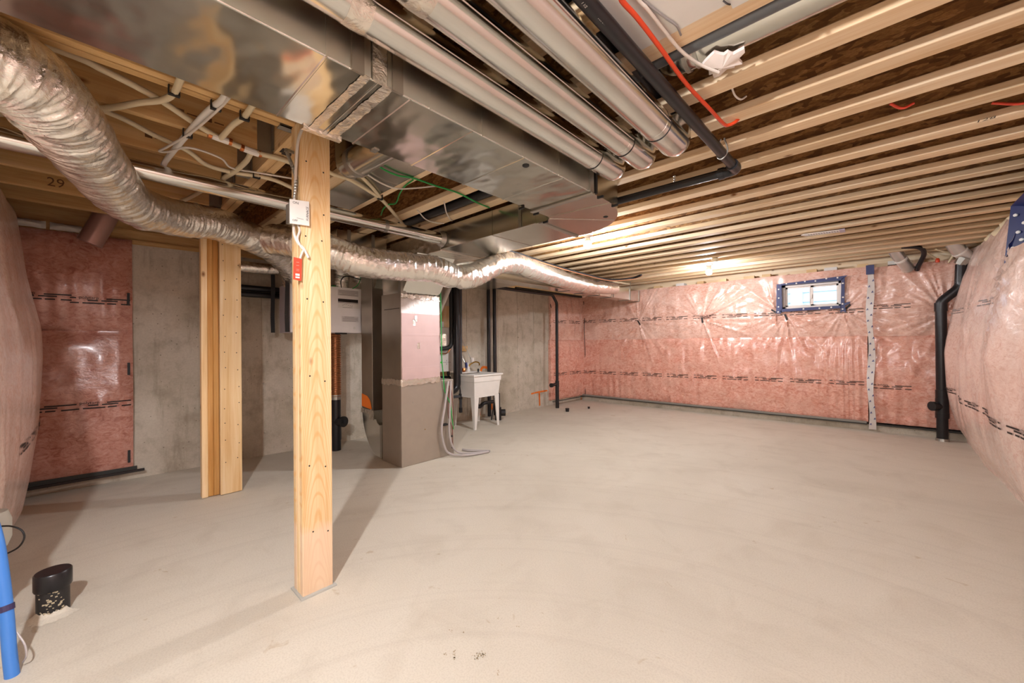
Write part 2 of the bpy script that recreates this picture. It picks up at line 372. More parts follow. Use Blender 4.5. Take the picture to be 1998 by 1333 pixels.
# back wall with window opening; right wall with window opening; wall behind the camera
WB = (-1.04, -.36, 1.66, 2.02)
yb = 7.2
mb = MB()
for b in ((-5.2, WB[0], 0, 2.13), (WB[1], 1.3, 0, 2.13), (WB[0], WB[1], 0, WB[2]), (WB[0], WB[1], WB[3], 2.13)): mb.box(b[0], b[1], yb, yb+.25, b[2], b[3])
mb.box(-4.7, .95, 7.03, yb, 0, .082); struct('wall_back', mb, CONC)
WR = (3.80, 4.62, 1.80, 2.16)
mb = MB()
for b in ((-2.6, WR[0], 0, 2.13), (WR[1], 7.45, 0, 2.13), (WR[0], WR[1], 0, WR[2]), (WR[0], WR[1], WR[3], 2.24)): mb.box(.95, 1.2, b[0], b[1], b[2], b[3])
wr = struct('wall_right', mb, CONC)
wf = struct('wall_front', MB().box(-5.4, -2.55, -.85, -.62, 0, 2.13).box(-2.75, -2.55, -2.5, -.62, 0, 2.13).box(-2.75, 1.2, -2.6, -2.4, 0, 2.13), CONC)
# sill plates and rim boards on top of the walls
tr = struct('trim_1', MB().box(-5.0, 1.2, yb-.0, yb+.2, 2.13, 2.19).box(-5.2, 1.2, yb+.02, yb+.06, 2.19, 2.6), W_FL)
struct('trim_2', MB().box(.96, 1.15, -2.6, 7.4, 2.13, 2.23).box(1.0, 1.05, -2.6, 7.4, 2.23, 2.6), W_Y)
mb = MB()
for z0, z1, d in ((2.13, 2.17, .0), (2.17, 2.265, .03), (2.265, 2.57, .05)):
    mb.add([(xw(-2.6)-d, -2.6, z0), (xw(7.4)-d, 7.4, z0), (xw(7.4)-.3, 7.4, z0), (xw(-2.6)-.3, -2.6, z0), (xw(-2.6)-d, -2.6, z1), (xw(7.4)-d, 7.4, z1), (xw(7.4)-.3, 7.4, z1), (xw(-2.6)-.3, -2.6, z1)],
           [(3, 2, 1, 0), (4, 5, 6, 7), (0, 1, 5, 4), (2, 3, 7, 6), (1, 2, 6, 5), (3, 0, 4, 7)])
struct('trim_3', mb, W_Y)
struct('trim_4', MB().box(-5.2, -2.55, -.82, -.60, 2.13, 2.27).box(-5.2, 1.2, -2.62, -2.55, 2.13, 2.6).box(-5.2, -2.5, -.86, -.80, 2.27, 2.6), W_X)
for y0_, y1_ in ((-.42, -.22), (-.20, -.02), (.0, .05)):
    X = np.zeros((9, 7, 3)); q = np.random.default_rng(int(y1_*100+99))
    for a in range(9):
        for b in range(7): u, v = a/4-1, b/3-1; X[a, b] = (-4.99+.06*(1-u*u)*(1-v*v)+.012*q.random(), (y0_+y1_)/2+(y1_-y0_)/2*u, 2.195+.03*v+.006*q.random())
    obj('foam_chunk', MB().grid(X), FOAMW, bpy.data.objects['trim_3'], smooth=True)
# ceiling: subfloor, I-joists running across, solid joists over the far left
ce = struct('ceiling', B(-5.4, 1.3, -2.7, 7.6, 2.575, 2.62), OSBF)
JY = [-1.9+.38*k for k in range(0, 8)]+[1.12, 1.43]+[1.822+.3055*k for k in range(17)]+[6.98]
webs = {}
for i, y in enumerate(JY):
    x0 = -2.0 if y < .85 else xw(y)-.03
    wbm = B(x0, 1.0, y-.006, y+.006, 2.305, 2.537).box(x0, 1.0, y-.045, y+.045, 2.537, 2.574)
    j = obj('joist', wbm, OSBW, ce)
    obj('flange', B(x0, 1.0, y-.047, y+.047, 2.27, 2.308), W_FL, j, bevel=.004)
    webs[i] = j
mb = MB(); text(mb, '128', (.36, 3.0, 2.2695), (1, 0, 0), (0, -1, 0), .045); obj('stamp', mb, INK, webs[14])
k0 = min(range(len(JY)), key=lambda k: abs(JY[k]-3.35))
mb = MB()
for a in range(14): mb.box(-2.9+a*.045+(.05 if a > 5 else 0), -2.87+a*.045+(.05 if a > 5 else 0), JY[k0]-.047-.0015, JY[k0]-.047, 2.28, 2.297)
obj('stamp', mb, INK, webs[k0])
# header beam carried by the posts
bm_ = thing('header_beam', 'doubled timber beam above both posts, with pencil marks', 'beam', (-3.4, .76, 2.27))
for k in range(2): obj('ply', B(xw(.8)-.1, -1.95, .715+k*.046, .759+k*.046, 2.27, 2.56), W_X, bm_, bevel=.003)
mb = MB(); text(mb, 'NN', (-2.83, .80, 2.269), (.55, 0, 0), (0, -1, 0), .085); mb.box(-2.42, -2.36, .73, .745, 2.268, 2.2695).box(-2.44, -2.40, .745, .79, 2.268, 2.2695).box(-2.40, -2.33, .775, .79, 2.268, 2.2695); obj('pencil_mark', mb, INK, bm_)
LJX = [-2.13, -2.50, -2.92, -3.34, -3.74, -4.15, -4.55]
ljo = []
for k, x in enumerate(LJX):
    j = obj('solid_joist', B(x-.019, x+.019, -.82, .712, 2.27, 2.55), W_Y, ce, bevel=.003); ljo.append(j)
    obj('hanger', MB().box(x+.019, x+.022, .64, .712, 2.262, 2.46).box(x-.022, x-.019, .64, .712, 2.262, 2.46).box(x-.022, x+.022, .64, .712, 2.262, 2.268).box(x+.022, x+.055, .708, .712, 2.28, 2.5), ZINC, j)
obj('solid_joist', B(-2.1, -2.062, -2.5, .712, 2.27, 2.55), W_Y, ce, bevel=.003)
mb = MB(); text(mb, '29', (-4.129, -.18, 2.30), (0, 1, 0), (0, 0, 1), .085); obj('pencil_mark', mb, STAMP, ljo[5])
mb = MB(); mb.box(-2.53, -2.519, .2, .2, 2.4, 2.4)
for x, y, wd in ((-2.481, .30, .03), (-2.901, .22, .03), (-2.481, .42, .02), (-2.111, .12, .03)):
    mb = MB().box(x-.0, x+.0012, y, y+wd, 2.335, 2.355).box(x, x+.0012, y+wd+.01, y+wd+.05, 2.34, 2.346); obj('stamp', mb, STAMP, ljo[0 if x > -2.2 else (1 if x > -2.6 else 2)])
# right wall: joist ends sealed with foam; sealed bays at the back
for i, y in enumerate(JY):
    if y < 2.9 or y > 6.9: continue
    n, m_ = 7, 7; mb = MB(); r = np.random.default_rng(i)
    yc = y+.153; prof = []
    X = np.zeros((9, 9, 3))
    for a in range(9):
        for b in range(9):
            u, v = a/8*2-1, b/8*2-1; d = (1-u*u)*(1-v*v)
            X[a, b] = (.93-.10*d-.03*r.random()-(.06 if abs(u) > .7 else 0)*d, yc+u*.15, 2.20+.10*v+.02*r.random())
    obj('spray_foam', mb.grid(X), FOAM, wr, smooth=True)
for x in (-3.0, -2.6, -2.25, -1.9, -1.55, -1.3, -.75, -.55, -.2, .1):
    obj('blocking', B(x, x+.10+.05*random.random(), yb-.14, yb, 2.165, 2.215), random.choice([W_X, DRY, W_X]), tr)
# drywall patch overhead with taped joint
dw = struct('ceiling_patch', B(-.655, .9, .55, 1.378, 2.262, 2.274), DRY); dw.name = 'trim_5'
obj('joint_tape', MB().box(-.30, -.235, .55, 1.375, 2.2575, 2.262).box(-.33, -.20, 1.33, 1.40, 2.255, 2.262), DRY, dw, bevel=.001)
for x in (-.345, -.185): obj('nail', T(sm([(x, 1.355, 2.262), (x+.01, 1.36, 2.25), (x+.015, 1.372, 2.252), (x+.008, 1.38, 2.262)], 3), .0025, 6), INK, dw)

# ================================================================== WINDOWS
x0, x1, z0, z1 = WB
yb0 = yb; yb = yb-.12
wn = struct('window_1', MB().box(x0, x1, yb-.03, yb+.05, z0, z0+.035).box(x0, x1, yb-.03, yb+.05, z1-.035, z1).box(x0, x0+.035, yb-.03, yb+.05, z0, z1).box(x1-.035, x1, yb-.03, yb+.05, z0, z1), FRAME)
xm = -.70
for a, b, y in ((x0+.03, xm+.025, yb+.0), (xm-.02, x1-.03, yb+.025)):
    s_ = obj('sash', MB().box(a, b, y, y+.02, z0+.03, z0+.058).box(a, b, y, y+.02, z1-.058, z1-.03).box(a, a+.03, y, y+.02, z0+.03, z1-.03).box(b-.03, b, y, y+.02, z0+.03, z1-.03), FRAME, wn)
    obj('pane', B(a+.028, b-.028, y+.009, y+.012, z0+.055, z1-.055), GLASS, s_)
obj('latch', B(xm-.01, xm+.01, yb-.012, yb, 1.80, 1.86), FRAME, wn)
wt = tag(obj('window_tape', MB().add([(-1.10, 6.978, 2.035), (-.325, 6.978, 2.07), (-.29, 6.978, 2.075), (-.345, 6.978, 2.03), (-.36, 6.978, 2.015), (-1.04, 6.978, 2.015), (-1.04, yb-.03, 2.01), (-.365, yb-.03, 2.01)], [(0, 5, 4, 3, 2, 1), (5, 6, 7, 4)])
        .add([(-1.10, 6.978, 2.035), (-1.04, 6.978, 2.015), (-1.035, 6.978, 1.66), (-1.05, 6.978, 1.60), (-1.11, 6.978, 1.605), (-1.04, yb-.03, 2.01), (-1.035, yb-.03, 1.66)], [(0, 4, 3, 2, 1), (1, 2, 6, 5)])
        .add([(-.36, 6.978, 2.03), (-.325, 6.978, 2.05), (-.33, 6.978, 1.70), (-.27, 6.978, 1.72), (-.275, 6.978, 1.69), (-.325, 6.978, 1.665), (-.315, 6.978, 1.575), (-.345, 6.978, 1.59), (-.375, 6.978, 1.575), (-.37, 6.978, 1.665), (-.36, yb-.03, 2.01), (-.37, yb-.03, 1.67)], [(0, 9, 8, 7, 6, 5, 4, 3, 2, 1), (0, 10, 11, 9)])
        .add([(-1.04, 6.978, 1.665), (-.365, 6.978, 1.672), (-.365, 6.978, 1.632), (-1.06, 6.978, 1.622), (-1.04, yb-.03, 1.665), (-.365, yb-.03, 1.67)], [(0, 3, 2, 1), (0, 1, 5, 4)]), BTAPE), 'blue sheathing tape ringing the small slider window in the pink back wall', 'tape')
mb = MB()
for x, z in ((-.98, 2.035), (-.86, 2.025), (-.76, 2.042), (-.64, 2.035), (-.52, 2.055), (-.40, 2.052), (-1.075, 1.96), (-1.075, 1.83), (-1.08, 1.70), (-1.085, 1.625), (-.345, 1.97), (-.345, 1.78), (-.35, 1.69), (-.35, 1.62), (-.78, 1.65), (-.6, 1.648), (-.47, 1.652)):
    mb.lathe([(.011, 0), (.009, .002)], (x, 6.9775, z), (0, -1, 0), 8)
obj('printed_dots', mb, WHITE, wt)
y0, y1, z0, z1 = WR
w2 = struct('window_2', MB().box(1.02, 1.09, y0, y1, z0, z0+.035).box(1.02, 1.09, y0, y1, z1-.035, z1).box(1.02, 1.09, y0, y0+.035, z0, z1).box(1.02, 1.09, y1-.035, y1, z0, z1).box(1.03, 1.07, 4.19, 4.23, z0, z1), FRAME)
obj('pane', B(1.05, 1.055, y0+.03, y1-.03, z0+.03, z1-.03), GLASS, w2)
wt2 = tag(obj('window_tape', MB().add([(.735, 4.70, 2.19), (.70, 4.70, 1.765), (.80, 4.62, 1.81), (.82, 4.62, 2.15), (1.03, 4.615, 1.81), (1.03, 4.615, 2.15), (.735, 3.72, 2.19), (.82, 3.80, 2.15), (.70, 3.72, 1.75), (.80, 3.80, 1.81), (1.03, 3.80, 2.15), (1.03, 3.80, 1.81)],
        [(0, 1, 2, 3), (3, 2, 4, 5), (0, 3, 7, 6), (3, 5, 10, 7), (6, 7, 9, 8), (7, 10, 11, 9), (1, 8, 9, 2), (2, 9, 11, 4)]), BTAPE), 'dark blue tape lining the window recess in the bulging right wall', 'tape')
mb = MB()
for y, z in ((4.665, 2.11), (4.65, 1.98), (4.665, 1.87), (4.63, 2.04), (4.635, 1.92)): mb.lathe([(.012, -.006), (.011, .004)], (.80-.085*(y-4.62)/.08-.02*(2.15-z)/.35, y, z), (-.66, -.75, 0), 8)
obj('printed_dots', mb, WHITE, wt2)
yb = yb0
# outside: neighbour's wall and ground
ho = thing('house_wall', 'pale sided house wall outside, seen through the back window', 'house', (-.7, 10.2, .6))
obj('wall_panel', B(-6, 5, 10.2, 10.4, .6, 7.5), SIDING, ho)
for k in range(34): obj('siding_board', MB().prism([(10.2, 0.6+k*.2), (10.17, .6+k*.2), (10.195, .8+k*.2), (10.2, .8+k*.2)], 'x', -6, 5), SIDING, ho)
obj('corner_board', B(-1.35, -1.15, 10.12, 10.2, 1.9, 7.4), SIDING, ho); obj('corner_board', B(-.2, -.05, 10.12, 10.2, 1.9, 7.4), SIDING, ho)
struct('ground', B(-12, 12, 7.5, 16, .8, 1.0).box(1.25, 12, -8, 16, .8, 1.0), plain('gravel', 'b9bdc0', .9))

# ================================================================== INSULATION BLANKETS
def crease(X, Z, px, pz, amp, seed, reach=.42, nray=46):
    r = np.random.default_rng(seed); tab = np.zeros(720); th = np.arange(720)/720*2*PI
    for _ in range(nray):
        c = r.random()*2*PI; wd = .018+.035*r.random(); h = .4+r.random(); d = np.abs((th-c+PI) % (2*PI)-PI); tab += h*np.exp(-(d/wd)**2)
    dx, dz = X-px, Z-pz; rr = np.sqrt(dx*dx+dz*dz)+1e-6; a = (np.arctan2(dz, dx) % (2*PI))/(2*PI)*720
    i = a.astype(int) % 720; f = a-np.floor(a); v = tab[i]*(1-f)+tab[(i+1) % 720]*f
    return 2.2*amp*v*np.minimum(rr/.07, 1)*np.exp(-rr/reach)-amp*2.6*np.exp(-(rr/.16)**1.2)
def on_surf(keys, ua, na, sgn, off=.005):
    def f(p):
        for k in keys:
            P, a, b, c, d = SURF[k]
            if c <= p[2] <= d: break
        nu, nz = P.shape[:2]; i = min(max((p[ua]-a)/(b-a)*(nu-1), 0), nu-1.001); j = min(max((p[2]-c)/(d-c)*(nz-1), 0), nz-1.001)
        I, J = int(i), int(j); x, y = i-I, j-J
        q = P[I:I+2, J:J+2, na]; h = (q[0, 0]*(1-x)+q[1, 0]*x)*(1-y)+(q[0, 1]*(1-x)+q[1, 1]*x)*y
        r = [p[0], p[1], p[2]]; r[na] = float(h)+sgn*off; return tuple(r)
    return f
PINS = [(-3.274, 1.557), (-2.162, 1.554), (-.996, 1.562), (-.349, 1.60), (-1.12, 1.65), (.60, 1.50)]
def back_h(X, Z):
    h = .045*np.sin(np.clip((Z-.1)/1.15, 0, 1)*PI)**.6+.05*np.sin(np.clip((Z-1.25)/.95, 0, 1)*PI)**.6
    for k, (px, pz) in enumerate(PINS): h = h+crease(X, Z, px, pz, .0105 if k not in (3, 4) else .007, 50+k, .42 if k != 4 else .25)
    return h
SURF = {}
def grid_blanket(name, m, parent, u0, u1, z0, z1, fn, du=.015, dz=.018, skip=None, back=None, seed=1, smooth=True):
    nu, nz = max(3, int((u1-u0)/du)), max(3, int((z1-z0)/dz)); U, Z = np.meshgrid(np.linspace(u0, u1, nu), np.linspace(z0, z1, nz), indexing='ij')
    P = fn(U, Z, nu, nz, seed); SURF[(parent.name, name)] = (P, u0, u1, z0, z1); mb = MB().grid(P, skip and (lambda i, j: skip(U[i, j], Z[i, j])))
    if back:                                            # close the edges back towards the wall
        for e in (P[0], P[-1], P[:, 0], P[:, -1]):
            q = e.copy(); q[:, back[0]] = back[1]; mb.grid(np.stack([e, q]))
    return obj(name, mb, m, parent, smooth=60)
def yback(U, Z, nu, nz, seed):
    h = back_h(U, Z)+.006*wob(nu, nz, seed, 9, 8)+.004*wob(nu, nz, seed+1, 4, 14)
    m = np.clip((U+.75)/.5, 0, 1)*np.clip((-.06-U)/.03, 0, 1)*np.clip((1.25-Z)/.25, 0, 1); h = h+m*.006*np.sin(U*95+2*np.sin(U*21))
    h = h+.004*np.sin(U*38+3*np.sin(U*5))*np.exp(-((Z-.3)/.5)**2)
    e = np.minimum(np.clip((U+4.62)/.10, 0, 1), 1)
    return np.stack([U, 7.06-h*e, Z], -1)
def skipw(x, z): return -1.06 < x < -.37 and 1.645 < z < 2.02
bl = thing('insulation_blanket', 'wide pink insulation blanket on the back wall left of the taped seam', 'insulation', (-2.3, 7.1, .1))
grid_blanket('upper_batt', P_UP, bl, -4.60, -.095, 1.245, 2.17, yback, seed=3, skip=skipw, back=(1, 7.19))
grid_blanket('lower_batt', P_LO, bl, -4.60, -.105, .115, 1.25, lambda U, Z, a, b, s: yback(U, Z, a, b, s)-np.array([0, .014, 0]), seed=7, back=(1, 7.19))
br = thing('insulation_blanket', 'narrow pink insulation blanket between taped seam and back right corner', 'insulation', (.3, 7.1, .1))
grid_blanket('upper_batt', P_UP, br, -.085, .76, 1.245, 2.15, yback, seed=13, back=(1, 7.19))
grid_blanket('lower_batt', P_LO, br, -.085, .76, .115, 1.25, yback, seed=17, back=(1, 7.19))
def print_row(mb, u0, u1, z, fn, ux, step=.48, sz=.028, slope=0):
    u = u0
    while u+.36 < u1:
        zz = z+slope*(u-u0)
        mk = lambda a, b: (lambda t: None)
        text(mb, 'polytarp', ux(u+.05, zz+.022), ux(1, 0, True), (0, 0, 1), sz*1.15, 0, fn)
        for a, b, dz_ in ((.0, .035, .022), (.21, .36, .022), (.0, .05, -.018), (.07, .20, -.018), (.215, .27, -.018), (.30, .36, -.018), (.10, .16, .006), (.18, .28, .006)):
            n = max(2, int((b-a)/.02)); q = []
            for k in range(n+1):
                t = u+a+(b-a)*k/n; q += [Vector(fn(Vector(ux(t, zz+dz_)))), Vector(fn(Vector(ux(t, zz+dz_+sz*.34))))]
            mb.add(q, [(2*k, 2*k+2, 2*k+3, 2*k+1) for k in range(n)])
        u += step
    return mb
bx = lambda u, z, d=False: (1, 0, 0) if d else (u, 7.0, z)
for par, a, b in ((bl, -4.55, -.12), (br, -.06, .62)):
    for z, sl in ((1.62, -.008), (.585, .008)): obj('printed_text', print_row(MB(), a, b, z, on_surf([(par.name, 'lower_batt'), (par.name, 'upper_batt')], 0, 1, -1), bx, .45, .026, sl), INK, par)
for px, pz, an in ((-3.274, 1.557, .5), (-2.162, 1.554, .12), (-.996, 1.545, .3), (-.30, 1.645, -.75), (-1.14, 1.64, .95)):
    c = Vector(on_surf([(bl.name, 'upper_batt')], 0, 1, -1, .012)((px, 7, pz))); d = Vector((math.sin(an), 0, -math.cos(an))); obj('pin', MB().obox(c, d*.045, Vector((d.z, 0, -d.x))*.011, (0, .006, 0)), RUBB, bl)
obj('base_batten', MB().box(-4.55, -.12, 6.985, 7.19, .085, .098), GASK, bl); obj('hem', MB().box(-4.55, -.12, 7.0, 7.02, .098, .125), plain('grey_hem', '8f8b82', .6), bl)
obj('base_batten', MB().box(-.08, .74, 6.985, 7.19, .085, .098), GASK, br)
st = tag(obj('seam_tape', MB().grid(np.array([[[(-.105 if e == 0 else -.04)+.012*math.sin(z*7+e), 6.975-.02*math.sin(z*5), z] for e in (0, 1)] for z in np.linspace(.03, 2.12, 60)])), SEALT), 'white printed seam tape running vertically down the back wall insulation', 'tape')
mb = MB()
for k in range(26):
    z = .1+k*.075; x = -.09+.035*(k % 2)+.012*math.sin(z*7); y = 6.972-.02*math.sin(z*5)
    mb.obox((x, y, z), (.006, 0, .012), (.003, 0, -.0015), (0, .001, 0)); mb.obox((x+.006, y, z-.004), (.005, 0, -.006), (.002, 0, .002), (0, .001, 0))
obj('printed_marks', mb, INKB, st)
obj('blue_tape_patch', MB().box(-.11, -.03, 6.955, 6.972, 2.055, 2.175), BTAPE, st)
# short blanket on the left wall by the corner
def ylc(U, Z, nu, nz, s):
    h = .05*np.sin(np.clip((Z-.1)/1.15, 0, 1)*PI)**.5+.05*np.sin(np.clip((Z-1.25)/.87, 0, 1)*PI)**.5
    h = h*(.6+.4*np.sin(np.clip((U-6.0)/1.05, 0, 1)*PI)**.5)+.006*wob(nu, nz, s, 6, 7)
    return np.stack([-4.60+.07*(U-6)+h, U, Z], -1)
bc = thing('insulation_blanket', 'slim pink insulation strip on the concrete wall at the far corner', 'insulation', (-4.5, 6.5, .1))
grid_blanket('upper_batt', P_UP, bc, 6.02, 7.04, 1.245, 2.12, ylc, seed=23, back=(0, -4.7)); grid_blanket('lower_batt', P_LO, bc, 6.0, 7.04, .10, 1.25, lambda U, Z, a, b, s: ylc(U, Z, a, b, s)+np.array([.012, 0, 0]), seed=27, back=(0, -4.7))
obj('base_batten', MB().bar((-4.50, 5.97, .085), (-4.47, 7.06, .085), .02, .012), GASK, bc)
obj('edge_batten', T(sm([(-4.455, 7.02, .1), (-4.44, 7.01, .8), (-4.445, 7.0, 1.2), (-4.43, 6.96, 1.5), (-4.455, 7.02, 1.75), (-4.48, 7.03, 2.05)], 5), .006, 6), INK, bc)
for z in (.25, .85, 1.5, 1.9): obj('pin', MB().obox((-4.575, 6.03, z), (.004, 0, 0), (0, .006, .006), (0, -.012, .035)), RUBB, bc)
for z in (1.60, .585): obj('printed_text', print_row(MB(), 6.08, 7.0, z, on_surf([(bc.name, 'lower_batt'), (bc.name, 'upper_batt')], 1, 0, 1), lambda u, z, d=False: (0, 1, 0) if d else (-4.5, u, z), .46, .026), INK, bc)
# right wall blanket, bulging
ZR = [0, .03, .13, .23, .45, .66, 1.05, 1.32, 1.64, 1.9, 2.1, 2.25]; XR = [.74, .735, .687, .645, .608, .590, .585, .617, .664, .72, .79, .86]
def xright(U, Z, nu, nz, s):
    x = np.interp(Z, ZR, XR); mid = np.sin(np.clip(Z/2.2, 0, 1)*PI)
    x = x+.035*mid*np.cos(U*2*PI/1.25+.6)*1.0+.012*wob(nu, nz, s, 14, 20)-.0+.004*wob(nu, nz, s+2, 3, 22)
    for k, (py, pz) in enumerate(((5.75, 1.62), (4.3, 1.55), (3.2, 1.6), (5.05, 1.70))): x = x-crease(U, Z, py, pz, .012, 80+k, .4, 22)
    x = np.minimum(x, .94)
    t = np.clip((7.05-U)/.35, 0, 1); x = x*t+.75*(1-t)*1+0*x
    return np.stack([x, U, Z], -1)
rb = thing('insulation_blanket', 'big plastic covered insulation blanket bulging out from the right wall', 'insulation', (.9, 3, 0))
grid_blanket('blanket', P_BG, rb, -1.6, 7.05, .0, 2.235, xright, .03, .03, skip=lambda y, z: 3.77 < y < 4.64 and 1.79 < z < 2.15, seed=31, back=(0, .945))
obj('printed_text', print_row(MB(), 3.6, 6.9, .62, on_surf([(rb.name, 'blanket')], 1, 0, -1), lambda u, z, d=False: (0, 1, 0) if d else (.6, u, z), .46, .034, .0), INK, rb)
obj('printed_text', print_row(MB(), 4.9, 6.9, 1.50, on_surf([(rb.name, 'blanket')], 1, 0, -1), lambda u, z, d=False: (0, 1, 0) if d else (.6, u, z), .7, .026, .0), INKG, rb)
# left front blanket bulging in from the left edge
ZF = [0, .08, .29, .6, .9, 1.12, 1.34, 1.55, 1.7, 1.91, 2.19, 2.27]; YF = [-.35, -.315, -.27, -.233, -.216, -.215, -.231, -.266, -.288, -.31, -.354, -.40]
def yfront(U, Z, nu, nz, s):
    y = np.interp(Z, ZF, YF); e = np.clip((U+4.90)/.35, 0, 1); y = -.45+(y+.45)*(e*(2-e))**.5
    y = y-.03*np.clip((U+4.3)/1.5, 0, 1)+.008*wob(nu, nz, s, 12, 16)+.004*wob(nu, nz, s+1, 4, 20)
    return np.stack([U, y, Z], -1)
fb = thing('insulation_blanket', 'plastic covered insulation bulging in at the left edge of the picture', 'insulation', (-4, -.5, 0))
grid_blanket('blanket', P_BG, fb, -4.88, -2.62, .0, 2.24, yfront, .025, .03, seed=41, back=(1, -.61))
obj('printed_text', print_row(MB(), -4.75, -3.2, .62, on_surf([(fb.name, 'blanket')], 0, 1, 1), lambda u, z, d=False: (1, 0, 0) if d else (u, -.2, z), .46, .034), INK, fb)
# panel on the left wall
def xpan(U, Z, nu, nz, s):
    h = .075*np.sin(np.clip((Z-.10)/1.24, 0, 1)*PI)**.45+.07*np.sin(np.clip((Z-1.33)/.83, 0, 1)*PI)**.5
    h = h*np.clip((.30-U)/.10, 0, 1)**.5+.006*wob(nu, nz, s, 7, 7)+.003*np.sin(U*60+Z*3)*np.clip((Z-1.33)*4, 0, 1)
    return np.stack([xw(0)+.03+.06*(U)+h, U, Z], -1)
lp = thing('insulation_blanket', 'dark pink insulation panel with black tabs on the left concrete wall', 'insulation', (-4.95, 0, .1))
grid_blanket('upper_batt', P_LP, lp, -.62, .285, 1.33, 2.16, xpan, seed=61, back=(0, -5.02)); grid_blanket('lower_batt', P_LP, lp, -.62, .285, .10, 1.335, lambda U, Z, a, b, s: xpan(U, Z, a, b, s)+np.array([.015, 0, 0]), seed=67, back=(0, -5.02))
obj('base_batten', MB().bar((-4.90, -.62, .088), (-4.87, .355, .090), .02, .02), INK, lp)
obj('hem', MB().bar((-4.93, -.6, .115), (-4.92, .31, .105), .01, .035), GASK, lp)
for z in (1.62, 1.0, .22):
    q = Vector(on_surf([(lp.name, 'lower_batt'), (lp.name, 'upper_batt')], 1, 0, 1, .004)((0, .256, z))); obj('pin', MB().box(q.x-.02, q.x+.004, .248, .266, z-.055, z+.055), RUBB, lp)
for z, sl in ((1.60, -.05), (.695, .0)): obj('printed_text', print_row(MB(), -.44, .285, z, on_surf([(lp.name, 'lower_batt'), (lp.name, 'upper_batt')], 1, 0, 1), lambda u, z, d=False: (0, 1, 0) if d else (-4.8, u, z), .35, .03, sl), INK, lp)

# ================================================================== POSTS
po = thing('timber_post', 'tall laminated timber post in the foreground, with switch box', 'post', (-2.06, .763, 0))
for k in range(3): obj('ply', B(-2.118+k*.0385, -2.080+k*.0385, .692, .833, .004, 2.27), (W_POST, W_Z, W_POST)[k], po, bevel=.004)
obj('sill_gasket', B(-2.128, -1.985, .68, .845, 0, .008), GASKL, po)
mb = MB()
for y, z in ((.72, 1.86), (.80, 1.84), (.715, 1.72), (.79, 1.71), (.72, 1.42), (.795, 1.41), (.73, 1.05), (.80, 1.02), (.725, .62), (.80, .60), (.74, .3), (.81, .28), (.72, 2.08), (.80, 2.05)):
    mb.lathe([(.004, 0), (.003, .0015)], (-2.003+.001, y, z), (1, 0, 0), 8)
obj('nail', mb, RUBB, po)
ps = thing('timber_post', 'built-up timber post of three studs behind the foreground post', 'post', (-3.85, .75, 0))
obj('stud', B(-3.945, -3.885, .612, .652, .004, 2.27), W_Z, ps, bevel=.004); obj('stud', B(-3.935, -3.895, .652, .69, .004, 2.27), W_ZO, ps, bevel=.004); obj('stud', B(-3.93, -3.89, .69, .725, .004, 2.27), W_ZO, ps, bevel=.004)
obj('stud', B(-3.895, -3.857, .727, .873, .004, 2.27), W_Z, ps, bevel=.004); obj('stud', B(-3.935, -3.895, .727, .765, .004, 2.27), W_ZO, ps, bevel=.004)
mb = MB()
for z in np.linspace(.25, 2.0, 13):
    for y in (.755, .845): mb.lathe([(.004, 0), (.003, .0015)], (-3.856, y+.02*random.random()-.01, z+.05*random.random()), (1, 0, 0), 8)
obj('nail', mb, RUBB, ps)
# switch box on the post with hand lettering
sw = thing('switch_box', 'metal switch box with white cover plate lettered ON OFF FURNACE', 'switch', (-2.02, .67, 1.82))
obj('box', B(-2.06, -1.998, .648, .692, 1.775, 1.865), ZINC, sw)
pl = obj('cover_plate', MB().add([(-1.998, .643, 1.763), (-1.992, .726, 1.767), (-1.992, .726, 1.883), (-1.998, .643, 1.876), (-1.990, .643, 1.763), (-1.984, .726, 1.767), (-1.984, .726, 1.883), (-1.990, .643, 1.876)], [(0, 3, 2, 1), (4, 5, 6, 7), (0, 1, 5, 4), (2, 3, 7, 6), (1, 2, 6, 5), (3, 0, 4, 7)]), WHITE, sw, bevel=.001)
fp = lambda p: (-1.9885+(p[1]-.643)/.083*.006, p[1], p[2])
mb = MB(); text(mb, 'ON', (0, .654, 1.858), (0, 1, 0), (0, 0, 1), .016, 0, fp); text(mb, 'OFF', (0, .652, 1.776), (0, 1, 0), (0, 0, 1), .013, 0, fp); text(mb, 'FURNACE', (0, .722, 1.788), (0, 0, 1), (0, -1, 0), .015, .2, fp); obj('hand_lettering', mb, INK, pl)
obj('seam', MB().add([fp(Vector((0, .671, 1.7925))), fp(Vector((0, .70, 1.791))), fp(Vector((0, .70, 1.793))), fp(Vector((0, .671, 1.7945)))], [(0, 1, 2, 3)]), INKG, pl)
rt_ = tag(obj('warning_tag', MB().add([(-1.990, .658, 1.609), (-1.988, .693, 1.605), (-1.988, .690, 1.500), (-1.990, .655, 1.505), (-1.992, .658, 1.609), (-1.990, .693, 1.605), (-1.990, .690, 1.500), (-1.992, .655, 1.505)], [(0, 3, 2, 1), (4, 5, 6, 7), (0, 1, 5, 4), (2, 3, 7, 6), (1, 2, 6, 5), (3, 0, 4, 7)]), RED), 'red paper warning tag hanging on the foreground timber post', 'tag')
mb = MB()
for z0_, z1_ in ((1.523, 1.533), (1.512, 1.519)): mb.box(-1.9875, -1.9868, .664, .682, z0_, z1_)
obj('printed_lines', mb, WHITE, rt_); mb = MB()
for z in (1.585, 1.57, 1.552, 1.545): mb.box(-1.9875, -1.9868, .668, .680, z, z+.003)
obj('printed_lines', mb, plain('pale_red', 'e88a78', .5), rt_)
